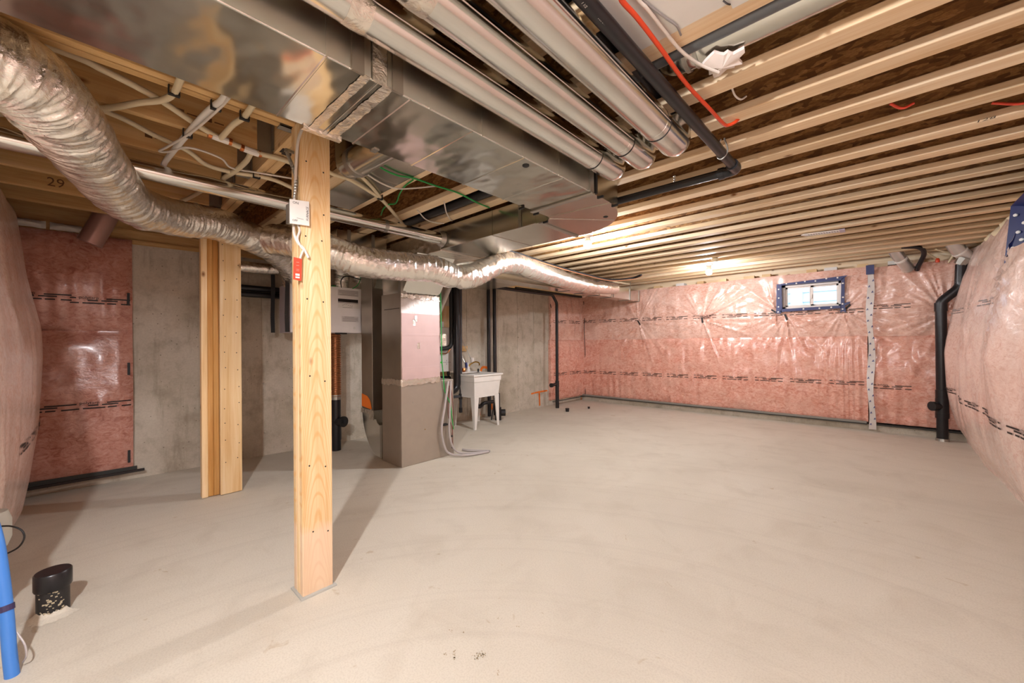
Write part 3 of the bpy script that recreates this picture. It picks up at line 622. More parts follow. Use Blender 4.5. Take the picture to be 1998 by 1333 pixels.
tag(obj('electrical_cable', T(sm([(-2.02, .76, 2.262), (-1.99, .715, 2.245), (-2.0, .687, 2.18), (-2.02, .682, 2.07), (-2.03, .68, 1.95), (-2.03, .672, 1.86)], 6), .0065, 8), WCAB), 'white cable running down the post into the switch box', 'cable')
tag(obj('armored_cable', T(sm([(-2.09, .70, 2.14), (-2.07, .66, 2.135), (-2.055, .652, 2.12), (-2.04, .668, 2.06), (-2.03, .682, 2.0), (-2.03, .680, 1.93), (-2.035, .672, 1.865)], 10), .0075, 10, fr=lambda i, k: 1+.13*(i % 2)), ZINC), 'grey metal armored cable bending down beside the post', 'cable')
tag(obj('electrical_cable', T(sm([(-2.03, .672, 1.775), (-2.0, .664, 1.72), (-1.996, .678, 1.68), (-1.992, .70, 1.66), (-1.988, .712, 1.635), (-1.988, .722, 1.615)], 6), .006, 8), WCAB), 'white cable drooping from the switch box bottom and tied', 'cable')
tag(obj('cable_loop', T(sm([(-2.02, .685, 1.775), (-2.0, .688, 1.74), (-1.994, .676, 1.70), (-1.991, .688, 1.665), (-1.988, .70, 1.65), (-1.987, .694, 1.635), (-1.987, .684, 1.605)], 6), .005, 8), WCAB), 'thin white tie loop holding the red warning tag', 'cable')

# ================================================================== DUCTWORK
td = thing('supply_duct', 'large rectangular galvanized main duct crossing overhead and turning left', 'duct', (-1.42, 1, 2.06))
ZD, ZT = 2.06, 2.262
def boxduct(x0, x1, y0, y1): return B(x0, x1, y0, y1, ZD, ZT)
obj('duct_section', boxduct(-1.645, -1.200, -2.3, .655), TRUNK, td, bevel=.004)
obj('duct_section', boxduct(-1.640, -1.198, .655, 1.985), TRUNK, td, bevel=.004)
def arc(cx, cy, r, a0, a1, n=14): return [(cx+r*math.cos(a0+(a1-a0)*k/n), cy+r*math.sin(a0+(a1-a0)*k/n)) for k in range(n+1)]
cx, cy = -1.715, 2.13
ri, ro = .075, .555
inn = [(-1.640, 1.985)]+arc(cx, cy, ri, 0, PI/2, 6)+[(-1.80, cy+ri)]
out_ = [(-1.80, 2.70)]+[(cx+.517*math.cos(a), cy+.57*math.sin(a)) for a in np.linspace(PI/2, 0, 18)]+[(-1.198, 1.985)]
el = obj('duct_elbow', MB().prism(inn+out_, 'z', ZD-.002, ZT), GALVX, td, smooth=30)
obj('duct_section', B(-3.04, -1.80, cy+ri, 2.70, ZD, ZT), GALVX, td, bevel=.004)
obj('wrapped_section', MB().prism([(cy+ri-.004, ZD-.012), (2.704, ZD-.012), (2.704, ZT), (cy+ri-.004, ZT)], 'x', -3.80, -2.92), TAPE, td, bevel=.006)
for y in (.49, .78, 1.07, 1.39, 1.70): obj('bead', MB().prism([(y-.006, ZD+.001), (y-.002, ZD-.003), (y+.002, ZD-.003), (y+.006, ZD+.001)], 'x', -1.642, -1.200), TRUNK, td)
for y in (.49, .86, 1.12, 1.38, 1.66): obj('bead', MB().prism([(-1.1995, y-.003), (-1.197, y), (-1.1995, y+.003)][::-1], 'z', ZD, ZT), TRUNK, td) if False else obj('bead', B(-1.200, -1.1945, y-.003, y+.003, ZD, ZT), GALVS, td)
for x in (-2.25,): obj('bead', MB().box(x-.003, x+.003, cy+ri-.003, cy+ri, ZD, ZT).box(x-.003, x+.003, cy+ri, 2.7, ZD-.003, ZD), GALVX, td)
obj('drive_cleat', MB().box(-1.655, -1.19, 1.965, 2.0, ZD-.012, ZD), ZINC, td, bevel=.003); obj('drive_cleat', MB().obox((-1.765, 2.45, ZD-.006), (.016, 0, 0), (-.01, .25, 0), (0, 0, .006)), ZINC, td, bevel=.003)
obj('drive_cleat', MB().box(-1.199, -1.188, 1.945, 1.985, ZD, ZT), ZINC, td); obj('drive_cleat', B(-1.197, -1.185, 2.0, 2.02, ZD, ZT), RUBB, td)
for y in (.585, .725): obj('drive_cleat', MB().box(-1.199, -1.190, y-.02, y+.02, ZD-.004, ZT), GALVZ, td)
# taped joint across the trunk
for q, (ya, yb_) in enumerate(((.598, .628), (.672, .712))):
    tp = np.zeros((120, 6, 3)); wz = wob(120, 6, 5+q, 2.5, 2); we = wob(120, 6, 16+q, 6, 9)
    for i in range(120):
        for k in range(6):
            u = i/119; tp[i, k] = (-1.655+.466*u, ya+(yb_-ya)*k/5+.0012*we[i, k], ZD-.0018-.0008*abs(wz[i, k]))
    obj('foil_tape', MB().grid(tp), TAPE, td, smooth=75)
obj('foil_tape', MB().box(-1.1985, -1.192, .635, .685, ZD-.004, ZT), TAPE, td)
obj('side_overlay', MB().box(-1.1995, -1.1975, -2.3, .63, ZD+.004, ZT-.002).box(-1.1978, -1.1962, .69, 1.98, ZD+.004, ZT-.002), GALVS, td)  # thin overlay added so rougher steel keeps this duct side bright in reflection
obj('foil_tape', MB().box(-1.662, -1.638, .58, .73, ZD-.010, ZD+.03), TAPE, td)
for x, y in ((-1.245, 1.452), (-1.36, 2.42)): obj('plug', MB().lathe([(.017, 0), (.017, .003), (.012, .006)], (x, y, ZD), (0, 0, -1), 14), RUBB, td)
for a, b in (((cx+.07, cy+.02), (cx+.515, cy+.07)), ((cx+.05, cy+.055), (cx+.36, cy+.40))): obj('bead', MB().bar((a[0], a[1], ZD-.003), (b[0], b[1], ZD-.003), .006, .003), GALVX, td)
for x, y in ((-1.655, 2.03), (-1.72, 2.215), (-1.19, 2.06), (-1.20, 2.25), (-1.65, 1.88)): obj('clip', B(x-.02, x+.02, y-.006, y+.006, ZD-.012, ZD), RUBB, td)
for x in (-1.95,): obj('hanger_strap', MB().box(x-.014, x+.014, cy+ri-.006, cy+ri-.003, ZD, 2.28).box(x-.03, x+.05, cy+ri-.012, cy+ri-.003, 2.255, 2.275), ZINC, td)
obj('hanger_strap', MB().box(-1.645-.003, -1.645, .86, .885, ZD, 2.27).box(-1.648, -1.61, .86, .885, ZD-.004, ZD), ZINC, td)
# three round ducts side by side
for k, (x, z, r, ye, lab) in enumerate(((-1.089, 2.172, .060, 2.11, 'round galvanized pipe duct nearest the main rectangular duct'), (-.906, 2.172, .060, 2.09, 'round galvanized pipe duct, middle of the three overhead'), (-.722, 2.172, .066, 2.05, 'round galvanized pipe duct, outermost, beside the black overhead pipe'))):
    rd = thing('round_duct', lab, 'duct', (x, 1, z), 'round ducts beside the main duct')
    obj('pipe', T([(x, -2.3, z), (x, -.5, z), (x, .9, z), (x, ye-.30, z)], r, 32), GALV, rd, smooth=40)
    obj('pipe_end', T(bend([(x, ye-.31, z), (x, ye-r, z), (x, ye-r, 2.262)], .055, 6), r*1.012, 32), GALV, rd, smooth=40)
    obj('crimp', T([(x, ye-.335, z), (x, ye-.300, z)], r*1.018, 32), GALV, rd, smooth=40); obj('seam_gap', MB().tube([(x, ye-.302, z-.002), (x, ye-.297, z-.002)], r*1.02, 32), RUBB, rd)
    obj('seam', T([(x+r*.99, -2.3, z-r*.12), (x+r*.99, ye-.31, z-r*.12)], .0025, 6), GALV, rd)
    if k < 2:
        yj = (.53, .62)[k]; obj('foil_tape', T([(x, yj-.035, z), (x, yj-.01, z), (x, yj+.03, z)], [r*1.02, r*1.035, r*1.025], 32, fr=lambda i, q: 1+.01*math.sin(q*5+i*2)), TAPE, rd, smooth=40)
    obj('flange_plate', MB().box(x-r-.03, x+r+.03, ye-.17, ye+.03, 2.262, 2.268), GALVX, rd)
# takeoff with collar between main duct and joists
so = thing('duct_takeoff', 'short polished round duct with collar turning up left of main duct', 'duct', (-1.9, 1.0, 2.19))
obj('pipe', T([(-1.645, 1.02, 2.185), (-2.06, 1.0, 2.185)], .072, 28), GALVX, so, smooth=40); obj('collar', T([(-2.03, 1.0, 2.185), (-2.07, 1.0, 2.185)], .078, 28), ZINC, so, smooth=40)
obj('elbow', T(bend([(-2.06, 1.0, 2.185), (-2.16, 1.0, 2.19), (-2.17, 1.0, 2.40)], .09, 7), .070, 28), GALVX, so, smooth=40)
tag(obj('joist_pan', MB().box(-3.05, -1.66, 1.15, 1.42, 2.263, 2.268).box(-3.05, -1.66, 1.415, 1.42, 2.262, 2.28), GALVX), 'flat sheet metal pan nailed under two joists behind the post', 'sheet metal')
# left round duct feeding the branch
ld = thing('round_duct', 'slim round silver duct running behind the post to the branch duct', 'duct', (-2.89, 1, 2.15))
obj('pipe', T([(-2.90, -.30, 2.15), (-2.90, .9, 2.15), (-2.90, 2.10, 2.15)], .048, 24), GALV, ld, smooth=40)
obj('elbow', T(bend([(-2.90, 1.98, 2.15), (-2.90, 2.20, 2.15)], .03), [.049, .053], 24), GALV, ld, smooth=40); obj('collar', T([(-2.90, 2.165, 2.15), (-2.90, 2.203, 2.15)], [.055, .075], 24), ZINC, ld)
obj('joint', T([(-2.90, 1.62, 2.15), (-2.90, 1.65, 2.15)], .0505, 24), ZINC, ld)
# foil flex ducts
def flex(name, label, pts, r, seed, n=26, seg=40, amp=.05, ties=()):
    P = sm(pts, n); N = len(P); W1 = wob(N, seg, seed, 1.5, 9); W2 = wob(N, seg, seed+1, 10, 8); W3 = wob(N, seg, seed+2, 1.3, 3)
    W1[:, -1] = W1[:, 0]
    def fr(i, k):
        a = k/seg*2*PI; s = .5-.5*math.cos(a)                                   # close the seam
        return 1+amp*(.50*W1[i, k]+.40*W2[i, k]+.32*W3[i, k])*min(1, 1.3*math.sin(PI*k/(seg))+.25)
    rs = []
    for i in range(N):
        rr = r if not hasattr(r, '__len__') else float(np.interp(i/(N-1), np.linspace(0, 1, len(r)), r))
        for t, wd in ties: rr *= 1-.16*math.exp(-((i/(N-1)-t)/wd)**2)
        rs.append(rr)
    o = obj(name, MB().tube(P, rs, seg, True, fr), FOIL, smooth=75); return tag(o, label, 'flexible duct'), P
fa, PA = flex('flex_duct', 'thick crinkled foil flex duct sweeping down from the upper left corner', [(-1.90, -.75, 2.12), (-2.0, -.45, 2.12), (-2.08, -.20, 2.125), (-2.20, -.10, 2.10), (-2.40, -.035, 2.07), (-2.67, .047, 2.03), (-2.98, .168, 1.985), (-3.28, .36, 2.02), (-3.465, .601, 2.07), (-3.60, .816, 2.07), (-3.80, 1.08, 2.03), (-4.08, 1.30, 1.97), (-4.32, 1.42, 1.90), (-4.40, 1.45, 1.83)], [.135, .135, .135, .132, .128, .122, .112, .114, .115, .115, .115, .11, .10, .10], 201, 40, 56, .05, ((.69, .012),))
tag(obj('foil_patch', T([(-2.9+.02, .14, 2.01), (-2.96, .17, 2.005)], .1, 10), TAPE), '', '') if False else None
fbx, PB = flex('flex_duct', 'crinkled foil flex duct crossing in front of the furnace to the back wall', [(-3.35, .95, 2.0), (-3.05, 1.16, 1.93), (-2.888, 1.41, 1.835), (-2.852, 1.716, 1.832), (-2.80, 2.03, 1.84), (-2.775, 2.22, 1.80), (-2.755, 2.44, 1.83), (-2.752, 2.78, 1.985), (-2.775, 3.08, 2.03), (-2.80, 3.46, 2.0), (-2.88, 4.159, 1.975), (-2.96, 4.7, 1.985), (-3.03, 5.25, 2.02), (-3.06, 5.7, 2.05)], [.115, .12, .118, .115, .112, .11, .11, .105, .105, .105, .10, .10, .10, .09], 301, 40, 56, .045, ((.40, .012), (.63, .01), (.88, .012)))
fc, _ = flex('flex_duct', 'short upright foil flex duct on top of the white ventilator box, left', [(-4.42, 1.72, 1.83), (-4.40, 1.70, 1.95), (-4.3, 1.66, 2.06)], .085, 401, 18, 30, .05)
fd, _ = flex('flex_duct', 'short upright foil flex duct on top of the white ventilator box, right', [(-4.42, 1.95, 1.83), (-4.41, 1.95, 1.95), (-4.32, 1.92, 2.07)], .085, 411, 18, 30, .05)
fe, _ = flex('flex_duct', 'foil flex elbow behind the ventilator strap beside the return drop', [(-4.40, 2.10, 2.0), (-4.35, 2.24, 1.95), (-4.38, 2.30, 1.80), (-4.45, 2.30, 1.68)], .085, 421, 18, 30, .05)
# return trunk along the left wall
rtd = thing('return_duct', 'rectangular return duct running along the left side to the back wall', 'duct', (-3.4, 4, 1.95))
obj('duct_section', B(-3.46, -3.245, 3.0, 7.03, 1.95, 2.15), GALV, rtd, bevel=.003)
obj('duct_section', B(-4.06, -3.465, 2.72, 3.84, 1.952, 2.16), GALVX, rtd, bevel=.003)
obj('duct_section', B(-4.06, -3.62, 1.56, 2.06, 2.06, 2.26), GALV, rtd, bevel=.003)
for y in (4.75, 5.15, 5.55, 5.95, 6.6, 6.97): obj('drive_cleat', MB().box(-3.246, -3.240, y-.012, y+.012, 1.95, 2.15).box(-3.46, -3.245, y-.006, y+.006, 1.944, 1.95), ZINC, rtd)
for y in (6.0, 6.6): obj('hanger_strap', B(-3.240, -3.236, y, y+.02, 1.95, 2.272), ZINC, rtd)
for y in (1.66, 1.9): obj('hanger_strap', B(-3.62, -3.616, y, y+.03, 2.06, 2.272), ZINC, rtd)

# ================================================================== FURNACE
fu = thing('furnace', 'grey furnace cabinet with foil wrapped plenum standing on the floor', 'furnace', (-3.57, 2.38, 0))
FX0, FX1, FY0, FY1 = -3.75, -3.385, 2.07, 2.71; FYP = 2.53
obj('cabinet', B(FX0, FX1, FY0, FY1, 0, .815), CAB, fu, bevel=.006)
obj('plenum', B(FX0, FX1, FY0, FYP, .815, 1.70), GALVZ, fu, bevel=.004)
obj('foil_wrap', MB().box(FX1, FX1+.006, FY0+.004, FYP-.002, .84, 1.50).box(FX1+.006, FX1+.008, FY0+.004, FYP-.002, 1.28, 1.30), PINKWRAP, fu, bevel=.002)
obj('foil_patch', B(FX1+.006, FX1+.0085, FY0+.01, FYP-.004, .85, .97), PINKWRAP, fu, bevel=.001); obj('foil_strip', B(FX1+.006, FX1+.008, FY0+.006, FYP-.004, 1.22, 1.235), PINKWRAP, fu)
obj('foil_band', B(FX1, FX1+.005, FY0+.002, FYP-.002, 1.50, 1.655), WRAP, fu)
rr = np.random.default_rng(9)
def tapeband(path, z0, z1, j=.004):
    n = 40; X = np.zeros((n, 4, 3)); L = [Vector(p) for p in path]
    seg = [(b-a).length for a, b in zip(L[:-1], L[1:])]; tot = sum(seg)
    for i in range(n):
        d = tot*i/(n-1); k = 0
        while k < len(seg)-1 and d > seg[k]: d -= seg[k]; k += 1
        p = L[k].lerp(L[k+1], min(1, d/seg[k]))
        for q in range(4): X[i, q] = (p.x+j*rr.random(), p.y-j*rr.random(), z0+(z1-z0)*q/3+(.006*rr.standard_normal() if q in (0, 3) else 0))
    return MB().grid(X)
obj('foil_tape', tapeband([(FX0-.002, FY0-.004, 0), (FX1+.008, FY0-.004, 0), (FX1+.008, FYP, 0)], .795, .85), TAPE, fu, smooth=60)
obj('foil_tape', tapeband([(FX1+.006, FY0, 0), (FX1+.006, FYP, 0)], 1.645, 1.69, .006), TAPE, fu, smooth=60)
obj('foil_tape', tapeband([(FX1+.010, FY1-.10, 0), (FX1+.010, FYP, 0)], 1.18, 1.30, .006), TAPE, fu, smooth=60)
for y, z in ((2.2, 1.38), (2.25, 1.15), (2.22, 1.42)): obj('foil_tape', MB().box(FX1+.0065, FX1+.009, y, y+.03, z, z+.06), TAPE, fu)
obj('transition', MB().prism([(FX0, 1.70), (FX1, 1.70), (-3.12, ZD-.012), (-3.79, ZD-.012)], 'y', FY0+.02, FYP), GALV, fu, bevel=.003)
obj('corner_post', MB().box(FX1-.03, FX1+.012, FY0-.004, FY0+.05, 1.69, 1.95), ZINC, fu)
obj('seam', B(FX0+.06, FX1-.02, FY0-.003, FY0, 1.545, 1.551), RUBB, fu)
for z in (.22, .62): obj('screw', MB().lathe([(.006, 0), (.004, .003)], (FX1, 2.2, z), (1, 0, 0), 8), ZINC, fu)
obj('screw', MB().lathe([(.006, 0), (.004, .003)], (FX1, 2.34, .33), (1, 0, 0), 8), BRASS, fu)
# return drop and curved boot
dp = thing('return_drop', 'tall galvanized return drop with curved boot left of the furnace', 'duct', (-4.05, 2.3, 0))
obj('duct_section', B(-4.19, -3.95, 2.07, 2.52, .49, 2.03), GALVZ, dp, bevel=.003)
obj('spray_patch', MB().add([(-4.188, 2.068, .52), (-3.96, 2.068, .50), (-4.0, 2.068, .60), (-4.06, 2.068, .64), (-4.188, 2.068, .66)], [(0, 1, 2, 3, 4)]), OPAINT, dp)
outer = [(-4.19, .49)]+[(-3.76-.43*math.cos(a), .49-.485*math.sin(a)) for a in np.linspace(.06, PI/2, 14)]
obj('boot', MB().prism(outer+[(-3.753, .005), (-3.753, .33), (-3.86, .37), (-3.95, .49)], 'y', 2.075, 2.52), GALV, dp, smooth=30)
obj('foil_tape', tapeband([(-4.195, 2.062, 0), (-3.95, 2.062, 0)], .455, .505, .006), TAPE, dp, smooth=60); obj('foil_tape', B(-3.99, -3.90, 2.05, 2.062, .40, .50), TAPE, dp)
obj('flange_strip', B(-3.79, -3.752, 2.064, 2.08, .02, .36), ZINC, dp)
for z in (.9, 1.2, 1.27, 1.36): obj('bead', B(-3.951, -3.947, 2.08, 2.5, z, z+.008), GALVZ, dp)
obj('flared_top', MB().prism([(-4.25, 1.80), (-3.95, 1.80), (-3.80, 2.02), (-4.25, 2.02)], 'y', 2.10, 2.50), GALVX, dp)

# ================================================================== VENTILATOR
hv = thing('ventilator', 'white heat recovery ventilator box hung behind the post on straps', 'ventilator', (-4.46, 1.75, 1.32))
obj('case', B(-4.62, -4.305, 1.385, 2.125, 1.325, 1.815), plain('case_grey', 'b9b2b8', .4), hv, bevel=.006)
dr = obj('door', B(-4.305, -4.295, 1.387, 2.123, 1.328, 1.825), WHITE2, hv, bevel=.003)
def labelc(y0, y1, z0, z1, m=WHITE): obj('label', B(-4.2955, -4.2942, y0, y1, z0, z1), m, dr)
labelc(1.86, 2.09, 1.735, 1.80, plain('pale_label', 'd2cac6', .5)); labelc(1.86, 2.09, 1.60, 1.695, WHITE); labelc(1.90, 2.09, 1.45, 1.51, plain('pale_label2', 'd9d2ce', .5))
mb = MB().box(-4.2945, -4.2935, 1.86, 2.085, 1.665, 1.70).box(-4.2945, -4.2935, 1.86, 2.085, 1.655, 1.659); obj('warning_bar', mb, INK, dr)
mb = MB()
for z, a, b in ((1.785, 1.87, 2.08), (1.77, 1.87, 2.08), (1.755, 1.90, 2.05), (1.742, 1.88, 2.08), (1.605, 1.91, 2.02), (1.50, 1.93, 2.04), (1.485, 1.91, 2.08), (1.47, 1.91, 2.08), (1.455, 1.91, 2.06)): mb.box(-4.294, -4.2932, a, b, z, z+.004)
for k in range(6): mb.obox((-4.2936, 1.915+k*.02, 1.633+.008*math.sin(k)), (.0005, 0, 0), (0, .006, .004), (0, -.001, .002))
obj('printed_lines', mb, INKG, dr)
for y in (1.46, 2.03): obj('catch', B(-4.296, -4.288, y, y+.02, 1.37, 1.395), WHITE, dr)
obj('foot', B(-4.31, -4.28, 1.83, 1.95, 1.312, 1.328), RUBB, hv)
for x, y, z0 in ((-4.29, 1.355, 1.33), (-4.66, 1.335, 1.33), (-4.285, 2.135, 1.31)):
    P = [(x, y, z0), (x, y-.004, 1.5), (x+.002, y+.003, 1.8), (x, y, 2.27)]
    mb = MB()
    for a, b in zip(P[:-1], P[1:]): mb.bar(a, b, .038, .003, (1, 0, 0))
    obj('strap', mb, STRAP, hv)
obj('spigot', MB().lathe([(.09, 0), (.09, .02)], (-4.42, 1.72, 1.81), (0, 0, 1), 20), GREEN, hv) if False else obj('spigot', MB().lathe([(.03, 0), (.03, .02), (.02, .03)], (-4.36, 1.84, 1.815), (0, 0, 1), 16), GREEN, hv)
tag(obj('control_wire', T(sm([(-4.30, 1.90, 1.82), (-4.28, 1.89, 1.90), (-4.27, 1.95, 1.95), (-4.25, 2.12, 1.93), (-4.23, 2.2, 1.99), (-4.22, 2.2, 2.04)], 6), .006, 6), RUBB), 'black wire leaving the top of the white ventilator box', 'wire')
tag(obj('control_wire', T(sm([(-4.30, 2.02, 1.82), (-4.28, 2.07, 1.86), (-4.27, 2.10, 1.93), (-4.26, 2.10, 2.05)], 6), .005, 6), GREEN), 'green wire rising beside the ventilator strap', 'wire')
# drain line below the ventilator
dn = thing('drain_pipe', 'black floor drain pipe with cleanout plug below copper coloured flex', 'pipe', (-4.53, 1.93, 0))
obj('pipe', T([(-4.53, 1.93, 0), (-4.53, 1.93, .60)], .052, 20), BLACK, dn, smooth=40); obj('coupling', T([(-4.53, 1.93, .12), (-4.53, 1.93, .32)], .057, 20), BLACK, dn, smooth=40)
obj('cleanout', T([(-4.53, 1.93, .32), (-4.435, 1.965, .33)], .050, 20), BLACK, dn, smooth=40); pg = obj('plug', T([(-4.437, 1.964, .33), (-4.415, 1.972, .33)], .06, 20), RUBB, dn, smooth=40); obj('plug_square', MB().obox((-4.408, 1.974, .33), (.008, .003, 0), (0, .018, 0), (0, 0, .018)), RUBB, pg)
obj('hose_clamp', T([(-4.53, 1.93, .575), (-4.53, 1.93, .63)], .056, 20), ZINC, dn)
tag(obj('corrugated_pipe', T([(-4.53, 1.93, .61+.72*k/168) for k in range(169)], .055, 20, fr=lambda i, k: 1+.09*math.cos(i*2*PI/6)), COPFLEX, smooth=70), 'copper coloured corrugated flex pipe beside the foreground post', 'pipe')
# horizontal pipes on the left wall behind the posts
for z, lab in ((1.80, 'black drain pipe along the left concrete wall, upper of the pair'), (1.735, 'black drain pipe along the left concrete wall, lower of the pair')): tag(obj('wall_pipe', T([(-4.84, .86, z), (-4.80, 2.0, z)], .031, 16), BLACK, smooth=40), lab, 'pipe')
fl2, _ = flex('flex_duct', 'thin foil duct along the left wall under the joists behind posts', [(-4.62, .8, 1.98), (-4.6, 1.2, 1.98), (-4.58, 1.36, 1.985)], .055, 431, 16, 24, .04)
tag(obj('wall_duct', T([(-4.74, .02, 2.05), (-4.72, .09, 2.22), (-4.70, .15, 2.40)], .078, 24), plain('wrap_pink_reflection', 'b48e86', .3, .4), smooth=40), 'round duct coming down into the left wall insulation panel', 'duct')  # pink reflected from the insulation is put into the wrapped duct's colour

# ================================================================== WATER HEATER AND PIPES BY THE TUB
wh = thing('water_heater', 'white wall mounted water heater on plywood behind the furnace', 'water heater', (-4.66, 3.55, .8))
obj('backing_board', B(xw(3.5)+.002, -4.70, 3.25, 3.70, .60, 1.76), W_Z, wh); obj('case', B(-4.70, -4.52, 3.2, 3.66, .80, 1.43), WHITE, wh, bevel=.006)
obj('pilot_sticker', MB().lathe([(.014, 0), (.013, .002)], (-4.52, 3.40, .935), (1, 0, 0), 10), GREENLED, wh)
mb = MB()
for k in range(5): mb.box(-4.52, -4.518, 3.44+k*.028, 3.455+k*.028, .93, .935)
mb.box(-4.52, -4.518, 3.495, 3.50, .90, .915).box(-4.52, -4.518, 3.495, 3.50, .95, .965); obj('vent_mark', mb, INK, wh)
obj('junction_box', MB().box(-4.70, -4.66, 3.50, 3.56, 1.44, 1.52), WHITE, wh); obj('cord', T(sm([(-4.69, 3.50, 1.50), (-4.68, 3.46, 1.62), (-4.69, 3.44, 1.66), (-4.69, 3.42, 1.5)], 5), .005, 6), INK, wh)
obj('base_valve', MB().lathe([(.02, 0), (.025, .03), (.02, .06)], (-4.55, 3.55, .80), (0, 0, -1), 12), BLACK, wh); obj('base_pipe', T(bend([(-4.55, 3.3, .72), (-4.55, 3.58, .72), (-4.55, 3.58, .60)], .03), .018, 10), BLACK, wh)
obj('gas_line', T(bend([(-4.48, 3.30, 1.06), (-4.48, 3.48, 1.06), (-4.48, 3.53, 1.12)], .04), .008, 8), COPPER, wh)
tag(obj('vent_pipe', T([(-4.40, 3.50, 2.06), (-4.40, 3.27, 1.60)], .034, 18), WHITE, smooth=40), 'short slanted white plastic vent pipe above the furnace edge', 'pipe')
tag(obj('insulated_pipe', T(bend([(-4.45, 3.53, 2.2), (-4.45, 3.535, 1.14), (-4.45, 3.20, 1.12)], .10, 8), .030, 16), RUBB, smooth=40), 'black insulated pipe bending left onto the water heater', 'pipe')
dr2 = thing('drain_pipe', 'thick black drain pipe hooking to the left beside the tub', 'pipe', (-4.40, 3.58, .5))
obj('pipe', T(bend([(-4.38, 3.58, 2.2), (-4.38, 3.57, .56), (-4.38, 3.35, .50)], .09, 8), .052, 18), BLACK, dr2, smooth=40); obj('pump', MB().lathe([(.06, 0), (.06, .09), (.05, .1)], (-4.38, 3.36, .505), (0, -1, 0), 16), RUBB, dr2)
dr3 = thing('drain_pipe', 'thin dark standpipe with side tee between furnace and tub', 'pipe', (-4.40, 3.65, .2))
obj('pipe', T([(-4.40, 3.67, 2.2), (-4.40, 3.65, .22)], .020, 14), plain('dark_grey_pipe', '3e3f45', .35), dr3, smooth=40); obj('cap', T([(-4.40, 3.65, .28), (-4.40, 3.65, .21)], .026, 14), RUBB, dr3)
obj('tee', T([(-4.40, 3.65, .40), (-4.40, 3.65, .48)], .027, 14), RUBB, dr3); obj('branch', T(bend([(-4.40, 3.65, .44), (-4.40, 3.45, .45), (-4.40, 3.43, .52)], .04), .020, 14), plain('dark_grey_pipe2', '43444a', .35), dr3, smooth=40)
for y, lab in ((4.43, 'black vertical vent pipe behind the tub, left of the pair'), (4.565, 'black vertical vent pipe behind the tub, right of the pair')): tag(obj('vent_pipe', T([(-4.62, y, .02), (-4.62, y, 2.2)], .030, 18), BLACK, smooth=40), lab, 'pipe')
vp = thing('vent_pipe', 'black pipe along the wall top, dropping to the floor by the corner', 'pipe', (-4.33, 5.85, 0))
obj('pipe', T(bend([(-4.33, 4.3, 2.065), (-4.33, 5.76, 2.065), (-4.33, 5.89, 1.93), (-4.33, 5.875, .0)], .05, 5), .027, 16), BLACK, vp, smooth=40)
obj('tee', T([(-4.33, 5.88, .39), (-4.33, 5.88, .50)], .036, 16), BLACK, vp, smooth=40); obj('stub', T([(-4.33, 5.88, .44), (-4.33, 5.72, .43)], .028, 16), BLACK, vp, smooth=40); obj('plug', T([(-4.33, 5.73, .43), (-4.33, 5.69, .43)], .038, 16), RUBB, vp, smooth=40)
obj('lower_section', T([(-4.33, 5.877, 0), (-4.33, 5.878, .4)], .034, 16), BLACK, vp, smooth=40)
tag(obj('gas_pipe', T([(-4.45, 4.9, 2.12), (-4.45, 6.3, 2.125), (-4.45, 6.9, 2.13)], .022, 12), BLACK), 'black pipe along the top of the corner insulation under the return duct', 'pipe')
# laundry tub
lt = thing('laundry_tub', 'white plastic laundry tub on four tapered legs by the wall', 'sink', (-4.3, 3.9, 0))
TX0, TX1, TY0, TY1 = -4.60, -4.05, 3.60, 4.17
mb = MB()
rim = [(TX0, TY0), (TX1, TY0), (TX1, TY1), (TX0, TY1)]
def ringz(d, z): return [(TX0+d, TY0+d, z), (TX1-d, TY0+d, z), (TX1-d, TY1-d, z), (TX0+d, TY1-d, z)]
R = [ringz(.015, .735), ringz(0, .74), ringz(0, .762), ringz(.045, .764), ringz(.055, .74), ringz(.09, .45), ]
vs = [p for r in R for p in r]; fs = []
for a in range(len(R)-1):
    for k in range(4): fs.append((a*4+k, a*4+(k+1) % 4, (a+1)*4+(k+1) % 4, (a+1)*4+k))
fs.append(tuple(len(vs)-4+k for k in range(4))[::-1]); obj('rim', mb.add(vs, fs), WHITE, lt, bevel=.004)
R = [ringz(.02, .737), ringz(.022, .66), ringz(.03, .655), ringz(.05, .44)]; vs = [p for r in R for p in r]
fs = [(a*4+k, (a+1)*4+k, (a+1)*4+(k+1) % 4, a*4+(k+1) % 4) for a in range(3) for k in range(4)]+[tuple(12+k for k in range(4))]
obj('basin', MB().add(vs, fs), WHITE, lt, bevel=.006)
for sx, sy in ((0, 0), (1, 0), (0, 1), (1, 1)):
    x = TX1-.045 if sx else TX0+.045; y = TY1-.045 if sy else TY0+.045; dx = -1 if sx else 1; dy = -1 if sy else 1
    t = [(x, y), (x+dx*.085, y), (x+dx*.085, y+dy*.02), (x+dx*.02, y+dy*.085), (x, y+dy*.085)]; b = [(x+dx*.0, y+dy*.0), (x+dx*.035, y), (x+dx*.035, y+dy*.012), (x+dx*.012, y+dy*.035), (x, y+dy*.035)]
    n = 5; vs = [(px, py, .46) for px, py in t]+[(px, py, 0) for px, py in b]
    obj('leg', MB().add(vs, [tuple(range(5)), tuple(range(5, 10))[::-1]]+[(i, (i+1) % 5, 5+(i+1) % 5, 5+i) for i in range(5)]), WHITE, lt, bevel=.003)
obj('deck', B(TX0, TX0+.10, TY0+.03, TY1-.03, .755, .772), WHITE, lt, bevel=.004)
fa_ = thing('faucet', 'brass coloured faucet with blue tagged supply hoses on the tub', 'faucet', (-4.55, 3.9, .77))
